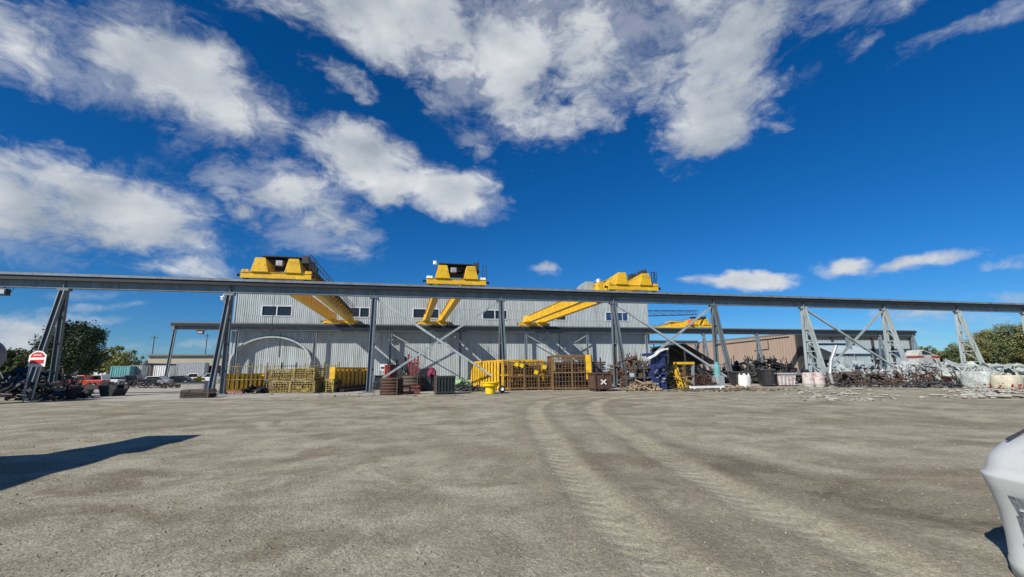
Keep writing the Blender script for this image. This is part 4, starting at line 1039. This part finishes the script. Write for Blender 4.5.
for (x, z) in ((.15,.9),(.27,.86),(.6,.62),(.8,.8)): MB().obox((L_*x,-.12,H*z), (.16,0,-.08), (0,.02,0), (.08,0,.16)).build('yellow_plate', yelplastic, t)
t, L_, H = big_cage(553, 592, 390.5, 390, 355.5, 'tall yellow framed rack with dark interior beside the rusty bins', yelrust, None, .3, .4, 3.2)
MB().box(.3, L_-.3, .9, 3.0, .1, H*.8).build('dark_load', black, t)
MB().box(L_*.86, L_*1.0, -.12, -.085, H*.3, H).build('yellow_plate', yellow, t)
MB().box(L_*.02, L_*.07, -.12, -.085, H*.55, H*.8).build('pale_plate', yelold, t)
g = MB()
for i in range(24): g.obox((random.uniform(.5, L_-.5), random.uniform(.4,2.6), random.uniform(H*.5, H*.68)), (random.uniform(.2,.6),0,random.uniform(-.1,.1)), (0,.4,0), (0,0,random.uniform(.04,.12)))
g.build('steel_offcuts', rusty, t)
pile('scrap_pile', 'brown steel bars behind the yellow mesh cage', 512, 590, 388.5, 20, rusty, 110, 3, 'pbp', 12)

pile('scrap_pile', 'black and brown clutter behind the two wire coils', 384, 436, 389, 17, brownrust, 120, 2.5, 'bptr', 51)
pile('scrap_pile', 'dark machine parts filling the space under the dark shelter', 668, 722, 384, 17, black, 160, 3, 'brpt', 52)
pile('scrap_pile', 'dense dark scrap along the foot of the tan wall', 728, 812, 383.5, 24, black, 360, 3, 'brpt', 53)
pile('scrap_pile', 'grey blue machine scrap between the seventh and eighth columns', 836, 896, 382.5, 20, steel_r, 130, 3, 'bpst', 54)
pile('scrap_pile', 'rust brown scrap behind the fittings rack', 616, 660, 384, 26, brownrust, 150, 3, 'brpt', 55)
pile('scrap_pile', 'dark clutter beside the red and white sign post', -10, 50, 396, 26, black, 170, 4, 'bpst', 56)

# rusty bin with white X and bar stacks
p, k = P(603.5, 391.5)
rb = thing('scrap_bin', 'rusty dark scrap bin painted with a white X', 'bin', (p.x, p.y, 0)); w2 = 8.6*k; H = 17*k
g = MB(); g.box(-w2, w2, 0, 1.6, .2, H); g.build('body', brownrust, rb, bevel=.03)
g = MB(); g.box(-w2-.08, w2+.08, -.08, 1.68, H+.002, H+.14)
for x in (-w2, 0, w2): g.box(x-.07, x+.07, -.07, -.002, .2, H)
g.build('rim', rusty, rb)
MB().box(-w2+.1,-w2+.4,.1,1.5,0,.198).box(w2-.4,w2-.1,.1,1.5,0,.198).build('skid', dark, rb)
g = MB(); zc = H*.55; a_ = 3.6*k
g.obox((0,-.09,zc), (a_*.78,0,a_*.62), (0,.012,0), (-.03,0,.04)); g.obox((0,-.112,zc), (a_*.78,0,-a_*.62), (0,.008,0), (.03,0,.04)); g.build('white_cross', white, rb)
p, k = P(604, 390)
bs = thing('steel_bar_stack', 'stack of long rusty steel bars behind the bin with the white X', 'bar stack', (p.x, p.y+2.6, 0))
g = MB(); random.seed(9)
for i in range(46): zz_ = 1.1+(i % 9)*.17; g.box(-14*k+random.uniform(-.4,.3), 14*k+random.uniform(-.3,.5), .1+(i//9)*.3, .32+(i//9)*.3, zz_, zz_+.13)
g.build('bars', rusty, bs)
g = MB(); 
for x in (-10*k, 0, 10*k): g.box(x-.12, x+.12, -.1, 1.9, 0, 1.08); g.box(x-.06, x+.06, -.1, .02, 1.09, 3.0)
g.build('rack', dark, bs)
def rack(px0, px1, py, hpx, label, fill, seed, mat=dark):
    random.seed(seed); p0, k0 = P(px0, py); p1, _ = P(px1, py); d = p1-p0; L_ = d.length; H = hpx*k0
    t = thing('storage_rack', label, 'rack', (p0.x, p0.y, 0), math.atan2(d.y, d.x)); g = MB()
    for x in np.linspace(0, L_, 4):
        for y in (0, 1.8): g.box(x-.08, x+.08, y-.08, y+.08, 0, H*random.uniform(.9, 1.12))
    for z in (.5, H*.42, H*.75):
        g.box(0, L_, -.06, 1.86, z-.05, z+.05)
    g.build('frame', mat, t)
    for q, m_ in enumerate(fill):
        g = MB()
        for i in range(22):
            z = random.choice((.56, H*.42+.06, H*.75+.06)); s2 = random.uniform(.15,.5); x = random.uniform(s2, L_-s2); y = random.uniform(.2,1.6)
            random.choice((lambda: g.box(x-s2/2, x+s2/2, y-.2, y+.2, z, z+s2*.8), lambda: g.tube((x-s2,y,z+.1),(x+s2,y,z+.1),.1,8), lambda: g.rock((x,y,z+s2*.3), s2*.5), lambda: g.tube((x,y,z),(x+.1,y,z+s2*1.6),.05,6)))()
        g.build('stored_parts', m_, t)['kind'] = 'stuff'
    return t
rack(627, 654, 389.5, 28, 'dark rack crammed with valves and fittings right of the fifth column', (black, rusty, galv), 31)
pile('scrap_pile', 'brown hoses and bent bars on the ground below the fittings rack', 634, 662, 391, 9, wood, 50, 1.5, 'pr', 13)
pile('steel_bar_stack', 'upright rusty bars sticking up behind the fittings rack', 628, 650, 388, 33, brownrust, 60, 2, 'ptb', 14, cat='bar stack')
# blue machine with white arched hood
p, k = P(664, 390)
bm_ = thing('blue_machine', 'deep blue machine frame with a pale arched hood', 'machine', (p.x, p.y+.5, 0)); w2 = 5.8*k
g = MB()
for x in (-w2, -w2*.4, w2*.5, w2): g.box(x-.13, x+.13, 0, .26, 0, 34*k)
g.box(-w2, w2, 0, .4, 13*k, 15*k); g.box(-w2*.8, w2*.1, .7, 1.3, 6*k, 26*k); g.bar((-w2,.1,2*k),(w2,.1,13*k),.14,.14); g.bar((w2,.1,15*k),(-w2*.2,.1,33*k),.16,.16); g.box(w2*.3,w2*.9,.2,.9,2*k,11*k); g.tube((-w2*.7,-.1,22*k),(w2*.6,-.1,25*k),.22,12); g.box(-w2-.3, w2+.4, -.1, 1.5, 34*k, 37*k); g.build('frame', bluep, bm_)
g = MB(); random.seed(3)
for i in range(9): g.rock((random.uniform(-w2,w2), -.05, random.uniform(2*k, 20*k)), random.uniform(.08,.2))
g.build('fittings', galv, bm_)['kind'] = 'stuff'
g = MB(); pts = [(-w2-.7,-.2,31*k),(-w2,-.2,34.5*k),(-w2*.1,-.2,38.5*k),(w2*.9,-.2,40.6*k),(w2*1.6,-.2,41*k)]
for a, b_ in zip(pts[:-1], pts[1:]): g.bar(a, b_, .35, .14)
g.build('arched_hood', whitefab, bm_)
# yellow portal frame
p, k = P(686, 388.5)
yp = thing('portal_frame', 'yellow steel portal frame leaning over the scrap right of the blue machine', 'frame', (p.x, p.y, 0))
MB().bar((-11*k,0,25*k),(11*k,0,25*k),.28,.22).build('crossbeam', yellow, yp)
MB().bar((-11*k,0,25*k-.12),(-7.5*k,-.3,0),.36,.36).build('leg', yellow, yp); MB().bar((10*k,0,25*k-.12),(10*k,.3,0),.2,.2).build('leg', galv, yp); MB().bar((-1*k,0,25*k-.12),(1.5*k,.3,0),.24,.24).build('leg', yelrust, yp)
MB().bar((-7*k,-.1,10*k),(10*k,.1,12*k),.12,.12).build('tie', yelrust, yp)
pile('scrap_pile', 'yellow green pipework scrap inside the portal frame', 662, 694, 389, 16, yelold, 55, 2, 'pbt', 15)
pile('scrap_pile', 'reddish brown scrap heap under the dark sloping roof', 660, 720, 388, 14, rusty, 110, 3.5, 'rpb', 16)
p, k = P(703, 389)
wp = MB().box(-19*k, 19*k, -.1, .1, .12, .3).box(-15*k,-14*k,-.15,.15,0,.118).box(14*k,15*k,-.15,.15,0,.118).build('white_beam', white, None, loc=(p.x, p.y-.6, 0)); tag(wp, 'long white beam lying on the ground in front of the scrap', 'beam')
# dark sloping roof shelter
xs0, xs1 = X_at(668, 62, 3), X_at(718, 62, 3)
ds = thing('dark_shelter', 'dark shelter with a roof sloping down to the right behind the portal frame', 'shelter', (xs0, 62, 0)); L_ = xs1-xs0
g = MB(); g.add([(0,0,5.1),(L_*.35,0,5.5),(L_,0,2.4),(0,5,5.1),(L_*.35,5,5.5),(L_,5,2.4),(0,0,5.25),(L_*.35,0,5.65),(L_,0,2.55),(0,5,5.25),(L_*.35,5,5.65),(L_,5,2.55)],
 [(0,1,4,3),(1,2,5,4),(6,9,10,7),(7,10,11,8),(0,6,7,1),(1,7,8,2),(3,4,10,9),(4,5,11,10),(0,3,9,6),(2,8,11,5)]); g.build('roof', black, ds)
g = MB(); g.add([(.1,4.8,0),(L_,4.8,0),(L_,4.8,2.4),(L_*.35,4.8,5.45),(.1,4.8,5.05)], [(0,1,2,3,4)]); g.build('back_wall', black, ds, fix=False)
g = MB()
for x in (.15, L_*.35, L_*.7, L_-.1): g.box(x-.1, x+.1, .05, .25, 0, 5.05 if x < L_*.4 else (3.7 if x < L_*.8 else 2.35))
g.build('post', dark, ds)
# rust rings
for i, px_ in enumerate((699, 707, 715)):
    p, k = P(px_, 388.5); t = thing('steel_ring_roll', ('left of three rust brown mesh rolls by the sixth column', 'middle one of three rust brown mesh rolls by the sixth column', 'right of three rust brown mesh rolls touching the sixth column')[i], 'mesh roll', (p.x, p.y+.6, 0), 0, 'rust brown mesh rolls')
    g = MB()
    for q in range(9):
        yy = q*.25
        for a in range(14):
            a0, a1 = 6.283*a/14, 6.283*(a+1)/14; g.bar((.62*math.cos(a0), yy, .66+.62*math.sin(a0)), (.62*math.cos(a1), yy, .66+.62*math.sin(a1)), .04, .04)
    for a in range(8): a0 = 6.283*a/8; g.bar((.62*math.cos(a0), 0, .66+.62*math.sin(a0)), (.62*math.cos(a0), 2, .66+.62*math.sin(a0)), .03, .03)
    g.build('mesh', rusty, t)
# green grey machine at column 6
p, k = P(728, 388)
gm2 = thing('pump_unit', 'grey green pump unit standing between the legs of the sixth column', 'pump', (p.x, p.y+.8, 0))
MB().box(-4*k, 4*k, 0, 1, 0, 12*k).build('base', steel_r, gm2, bevel=.05); MB().lathe([(0,0),(.32,0),(.32,.9),(.2,1.05),(.2,1.3),(0,1.3)], 16, (0,.5,12*k+.003)).build('motor', teal, gm2)
# dark bins and white bags
def bin_(px0, px1, py, hpx, mat, label, name='steel_bin', slope=.12, rim=dark):
    p0, k0 = P(px0, py); p1, _ = P(px1, py); d = p1-p0; L_ = d.length; H = hpx*k0; s2 = slope*H
    t = thing(name, label, 'bin', (p0.x, p0.y, 0), math.atan2(d.y, d.x))
    g = MB(); g.add([(s2,0,.1),(L_-s2,0,.1),(L_,-.15,H),(0,-.15,H),(s2,1.8,.1),(L_-s2,1.8,.1),(L_,1.95,H),(0,1.95,H),
       (.1,-.05,H),(L_-.1,-.05,H),(L_-.1,1.85,H),(.1,1.85,H),(s2+.1,.1,.2),(L_-s2-.1,.1,.2),(L_-s2-.1,1.7,.2),(s2+.1,1.7,.2)],
       [(0,1,2,3),(1,5,6,2),(5,4,7,6),(4,0,3,7),(0,4,5,1),(3,2,9,8),(2,6,10,9),(6,7,11,10),(7,3,8,11),(8,9,13,12),(9,10,14,13),(10,11,15,14),(11,8,12,15),(12,13,14,15)]); g.build('body', mat, t, fix=False)
    g = MB()
    for x in np.linspace(s2+.2, L_-s2-.2, 4): g.bar((x,-.02,.15),(x,-.19,H-.05),.1,.1)
    g.box(-.05, L_+.05, -.27, -.16, H-.12, H+.02); g.build('rib', rim, t)
    return t, L_, H
bin_(733, 746, 386.8, 15, black, 'black steel bin between the sixth column and white bag')
bin_(762, 776, 386.5, 17, black, 'tall black steel bin right of the white bag')
t, L_, H = bin_(778, 797, 386.3, 13, redspl, 'red and white weathered steel tub left of the seventh column', rim=galv)
def bag(px, py, wpx, hpx, mat, label):
    p, k = P(px, py); t = thing('bulk_bag', label, 'bulk bag', (p.x, p.y+wpx*k*.5, 0), random.uniform(-.3,.3)); w2 = wpx*k/2; H = hpx*k
    vs = []; nn, mm = 20, 9
    for j in range(mm):
        z = H*j/(mm-1); bul = 1+.12*math.sin(math.pi*j/(mm-1))
        for i in range(nn):
            a = 6.283*i/nn; c, s2 = math.cos(a), math.sin(a); rr_ = w2*bul/max(abs(c), abs(s2))**.75*(1+.05*math.sin(5*a+j)+random.uniform(-.02,.02)); vs.append((rr_*c, rr_*s2, z))
    fs = [(j*nn+i, j*nn+(i+1) % nn, (j+1)*nn+(i+1) % nn, (j+1)*nn+i) for j in range(mm-1) for i in range(nn)]+[tuple(range(nn))[::-1], tuple((mm-1)*nn+i for i in range(nn))]
    MB().add(vs, fs).build('sack', mat, t, smooth=True)
    for sx_ in (-1, 1):
        for sy_ in (-1, 1): MB().path([(sx_*w2*.8, sy_*w2*.8, H*.9), (sx_*w2*.6, sy_*w2*.6, H*1.15), (sx_*w2*.35, sy_*w2*.8, H*.98)], .04, 6).build('lifting_loop', mat, t)
    return t
bag(748.5, 387.5, 9, 12, whitefab, 'white bulk bag standing between two black bins')
pile('scrap_pile', 'dark pipes and valves piled on top of the bins by the tan wall', 736, 800, 384, 15, dark, 140, 2.5, 'brpt', 17)
pile('scrap_pile', 'timber and rusty offcuts scattered before the black bins', 724, 772, 389, 3, wood, 40, 1, 'bp', 18)
# concrete drums red white at column 7
for i, (px_, lab) in enumerate(((814, 'red marked white concrete tub at the left foot of the seventh column'), (824, 'red marked white concrete tub at the right foot of the seventh column'))):
    p, k = P(px_, 387); t = thing('concrete_tub', lab, 'tub', (p.x, p.y+.5, 0), 0, 'red marked tubs')
    MB().lathe([(0,0),(.46,0),(.54,.15),(.5,1.25),(.36,1.35),(0,1.35)], 20).build('tub', redspl, t, smooth=False)
    MB().lathe([(.545,.18),(.565,.2),(.565,.32),(.543,.34)], 20).build('base_ring', conc, t)
p, k = P(838, 386.5)
g = MB(); g.path([(-.1,0,0),(-.3,0,1.2),(0,0,2.4),(.9,0,3.9)],   .16, 12); o = g.build('bent_pipe', galv, None, loc=(p.x, p.y+.4, 0)); tag(o, 'thick pale bent pipe leaning up to the brace right of the tubs', 'pipe')
# dump truck / container cluster behind 840-905
p, k = P(856, 385)
container(846, 872, 58, 3.4, siding2, 'pale blue grey site container behind the white rubble heap')
pile('scrap_pile', 'grey machine scrap between the site container and eighth column', 838, 905, 385, 13, greyrust, 150, 3, 'brps', 19)
pile('scrap_pile', 'dark scrap beams lying under the crossing braces', 842, 908, 387.5, 6, dark, 80, 2, 'bp', 20)
o = MB().box(-28*k,22*k,-.1,.1,.1,.38).box(-20*k,-19*k,-.2,.2,0,.098).box(15*k,16*k,-.2,.2,0,.098).build('red_beam', redp, None, loc=(X_at(878, 38, 0), 38, 0)); tag(o, 'long faded red beam lying before the eighth column', 'beam')
# white rubble
def rubble(name, label, px0, px1, py0, py1, mat, n, s0, s1, seed, plates=.25):
    random.seed(seed); g = MB()
    for i in range(n):
        py = random.uniform(py0, py1); px = random.gauss((px0+px1)/2, (px1-px0)/4); v = gnd(px, py); s2 = random.uniform(s0, s1)*random.random()**.7
        if random.random() < plates: a = random.uniform(0,3.14); g.obox((v.x,v.y,s2*.25), (math.cos(a)*s2,math.sin(a)*s2,0), (-math.sin(a)*s2*.3,math.cos(a)*s2*.3,s2*.1), (0,0,s2*.08))
        else: g.rock((v.x, v.y, s2*.2), s2*.6, .6)
    o = g.build(name, mat); tag(o, label, None, kind='stuff'); return o
palerub = M('pale broken rubble', (.36,.35,.31), .9, 0, .25, 2, bump=.3)
rubble('rubble', 'white broken rubble and dust spread before the seventh and eighth columns', 780, 900, 388.5, 402, palerub, 420, .06, .34, 41)
rubble('rubble', 'broken slabs and planks strewn in front of the pale scrap heaps', 935, 1050, 388, 399, palerub, 300, .1, .5, 42, .4)
rubble('rubble', 'small brown debris along the edge of the yard', 600, 800, 388.5, 392, greyrust, 240, .08, .35, 43, .4)
rubble('rubble', 'small debris pieces along the foot of the cages', 215, 500, 393, 397, greyrust, 110, .05, .2, 44, .4)
# right scrap heaps
pale = M('pale shredded metal', (.40,.43,.43), .55, .3, .35, 2.5, rust=.35, rcol=(.1,.1,.1), bump=.5)
pale2 = M('pale green scrap paint', (.40,.44,.42), .6, .1, .3, 2.5, rust=.25, rcol=(.1,.12,.12), bump=.4)
pile('scrap_heap', 'pale shredded metal heap around the foot of the eighth column', 892, 945, 384.5, 14, pale, 330, 5, 'brspp', 22)
pile('scrap_heap', 'pale tangled metal heap around the foot of the ninth column', 940, 990, 384.5, 21, pale, 400, 5, 'brspp', 23)
pile('scrap_pile', 'rusty pipes and rims tangled among the pale shredded metal', 900, 985, 385.5, 13, rusty, 90, 4, 'ppbt', 61)
pile('scrap_heap', 'whitish sheet metal heap at the right edge of the yard', 985, 1050, 386, 22, pale2, 300, 5, 'bsr', 24)
pile('scrap_pile', 'dark scrap and small machines before the pale heaps', 920, 1000, 388, 7, dark, 150, 2.5, 'bprs', 25)
pile('scrap_pile', 'rust red castings at the far right corner', 1004, 1050, 390.5, 7, redp, 30, 2, 'br', 26)
pile('scrap_pile', 'black tyre like scrap lying near the right frame edge', 1000, 1045, 394, 4.5, black, 24, 2, 'rb', 27)
bag(998, 388.5, 24, 17, pale2, 'large pale green white bulk bag right of the ninth column')
bag(1020, 389.5, 18, 14, cream, 'cream bulk bag at the right frame edge')
o = MB().box(-3.4,3.6,-.15,.15,.05,.3).build('white_beam', conc, None, loc=(X_at(1005,29,0), 29, 0)); o.rotation_euler[2] = .15; tag(o, 'pale square beam lying across the foreground debris at the right', 'beam')
# truck cab red white far right
p, k = P(920, 383)
vpale = M('dusty off white paint', (.42,.42,.40), .6, 0, .2, 1, rust=.15, bump=.05)
tc_ = thing('truck_cab', 'white and red truck cab showing above the pale scrap heap', 'truck', (X_at(922, 62, 4), 62, 0))
MB().prism([(-2.6,1.0),(2.4,1.0),(2.4,3.6),(1.5,3.7),(-1.0,4.6),(-2.0,4.5),(-2.7,3.8)], -1.1, 1.1).build('body', vpale, tc_, bevel=.15)
MB().prism([(-1.6,3.7),(.8,3.7),(-.1,4.05),(-1.1,4.4),(-1.6,4.3)], -1.13, 1.13).build('window', glass, tc_)
MB().box(.4,2.6,-1.14,1.14,3.1,3.5).build('red_stripe', redp, tc_); MB().box(-2.8,-1.3,-1.14,1.14,3.2,3.5).build('red_stripe', redp, tc_)
for x in (-1.8, 1.6):
    for y in (-1,1): MB().lathe([(0,-.15),(.5,-.15),(.55,0),(.5,.15),(0,.15)], 18, (x,y,.55), 'y').build('wheel', rubber, tc_)
MB().box(-2.5,2.4,-.6,.6,.55,.998).build('chassis', dark, tc_)

# ------------------------------------------------------------------ white van corner at the right edge
base = CO+CR*5.08+CF*3.95; rz = math.atan2(-CR.y, -CR.x)
vanw = M('dusty white van paint', (.48,.50,.50), .45, 0, .08, 1.2, rust=.1, rcol=(.3,.3,.28), bump=.0)
vn = thing('white_van', 'white van whose front corner pokes in at the lower right edge', 'van', (base.x, base.y, 0), rz)
# local +x is the nose direction; front part lofted upwards, cab behind
def ring(z, xf, hw_, rad=.35):
    pts = []
    for cx_, cy_, a0 in ((xf-rad, hw_-rad, 90), (xf-rad, -(hw_-rad), 0)):
        for q in range(8):
            a = R_(a0-90*q/7); pts.append((cx_+rad*math.cos(a), cy_+rad*math.sin(a), z))
    return [(-1.6, hw_, z)]+pts+[(-1.6, -hw_, z)]
lv = [(.03,.40,.9),(.15,.40,.92),(.18,.385,.92),(.35,.37,.93),(.6,.38,.94),(.8,.43,.95),(.92,.47,.96),(.95,.47,.96),(.97,.43,.94),(1.02,.42,.94),(1.12,.37,.93),(1.22,.25,.9),(1.30,.07,.86),(1.36,-.18,.8),(1.40,-.55,.72)]
vs = []
for q in lv: vs += ring(*q)
nn = 18; fs = [(i*nn+j, i*nn+j+1, (i+1)*nn+j+1, (i+1)*nn+j) for i in range(len(lv)-1) for j in range(nn-1)]+[tuple(range(nn))[::-1], tuple((len(lv)-1)*nn+j for j in range(nn))]
MB().add(vs, fs).build('bonnet', vanw, vn, smooth=True)
MB().prism([(-5.2,.3),(-1.3,.3),(-1.3,1.34),(-.75,1.38),(-1.7,2.2),(-2.0,2.3),(-5.1,2.3),(-5.25,2.1)], -.93, .93).build('body', vanw, vn, bevel=.08)
gm_ = M('speckled grey bumper plastic', (.19,.21,.23), .7, 0, .45, 14, bump=.3, bscale=30)
g = MB(); 
for i_, (z0, x0, z1, x1) in enumerate(((.22,.386,.36,.374),(.36,.374,.6,.384),(.6,.384,.78,.43))):
    g.add([(x0,-.55,z0),(x0+.012,-.5,z0),(x0+.012,.5,z0),(x0,.55,z0),(x1,-.58,z1),(x1+.012,-.52,z1),(x1+.012,.52,z1),(x1,.58,z1)], [(0,1,5,4),(1,2,6,5),(2,3,7,6)])
g.build('grille', gm_, vn, fix=False)
for z_, x_ in ((.3,.39),(.42,.392),(.54,.396),(.66,.412)): MB().box(x_, x_+.012, -.5, .5, z_, z_+.018).build('grille_bar', vanw, vn)
for y in (-.72, .72): MB().lathe([(0,-.1),(.1,-.1),(.12,.02),(.07,.05),(0,.05)], 18, (.25,y,.80), 'x').build('headlight', galv, vn, smooth=True)
for y in (-.45, .45): MB().box(-1.2, .05, y-.006, y+.006, 1.386, 1.406).build('bonnet_seam', dark, vn)
MB().bar((-.15,-.80,1.35),(.2,-.70,1.26),.02,.02).build('wing_seam', dark, vn)
for x in (-3.9,):
    for y in (-.88,.88): MB().lathe([(0,-.12),(.26,-.12),(.36,-.1),(.38,0),(.36,.1),(.26,.12),(0,.12)], 20, (x,y,.38), 'y').build('wheel', rubber, vn, smooth=True)
MB().prism([(-1.3,1.66),(-1.85,2.1),(-2.5,2.16),(-2.5,1.6)], -.955, .955).build('side_window', glass, vn)

# ------------------------------------------------------------------ lorry out of frame whose shadow falls in from the left
tk = thing('unseen_box_truck', 'unseen tall box truck out of frame left of the camera whose shadow lies on the gravel', 'truck', (-12.45, 6.7, 0))
hT = 4.0
MB().box(-1.25, 1.25, -5, 3.6, .9, hT-.2).build('unseen_cargo_box', white, tk, bevel=.05)
MB().prism([(3.7,.6),(5.9,.6),(6.0,1.3),(5.75,1.6),(5.1,2.7),(3.7,2.8)], -1.15, 1.15, axis='x').build('cab', carred, tk, bevel=.08)
MB().prism([(3.6,2.9),(4.4,3.3),(6.9,3.98),(6.9,4.06),(3.6,4.06)], -.2, 1.25, axis='x').build('unseen_overcab_rack', galv, tk)
for y in (-3.5, -2.3, 4.8):
    for x in (-1.1, 1.1): MB().lathe([(0,-.14),(.3,-.14),(.48,-.1),(.5,0),(.48,.1),(.3,.14),(0,.14)], 20, (x,y,.5), 'x').build('wheel', rubber, tk, smooth=True)
MB().box(-.45,.45,-4.8,5.6,.45,.88).build('chassis', dark, tk)
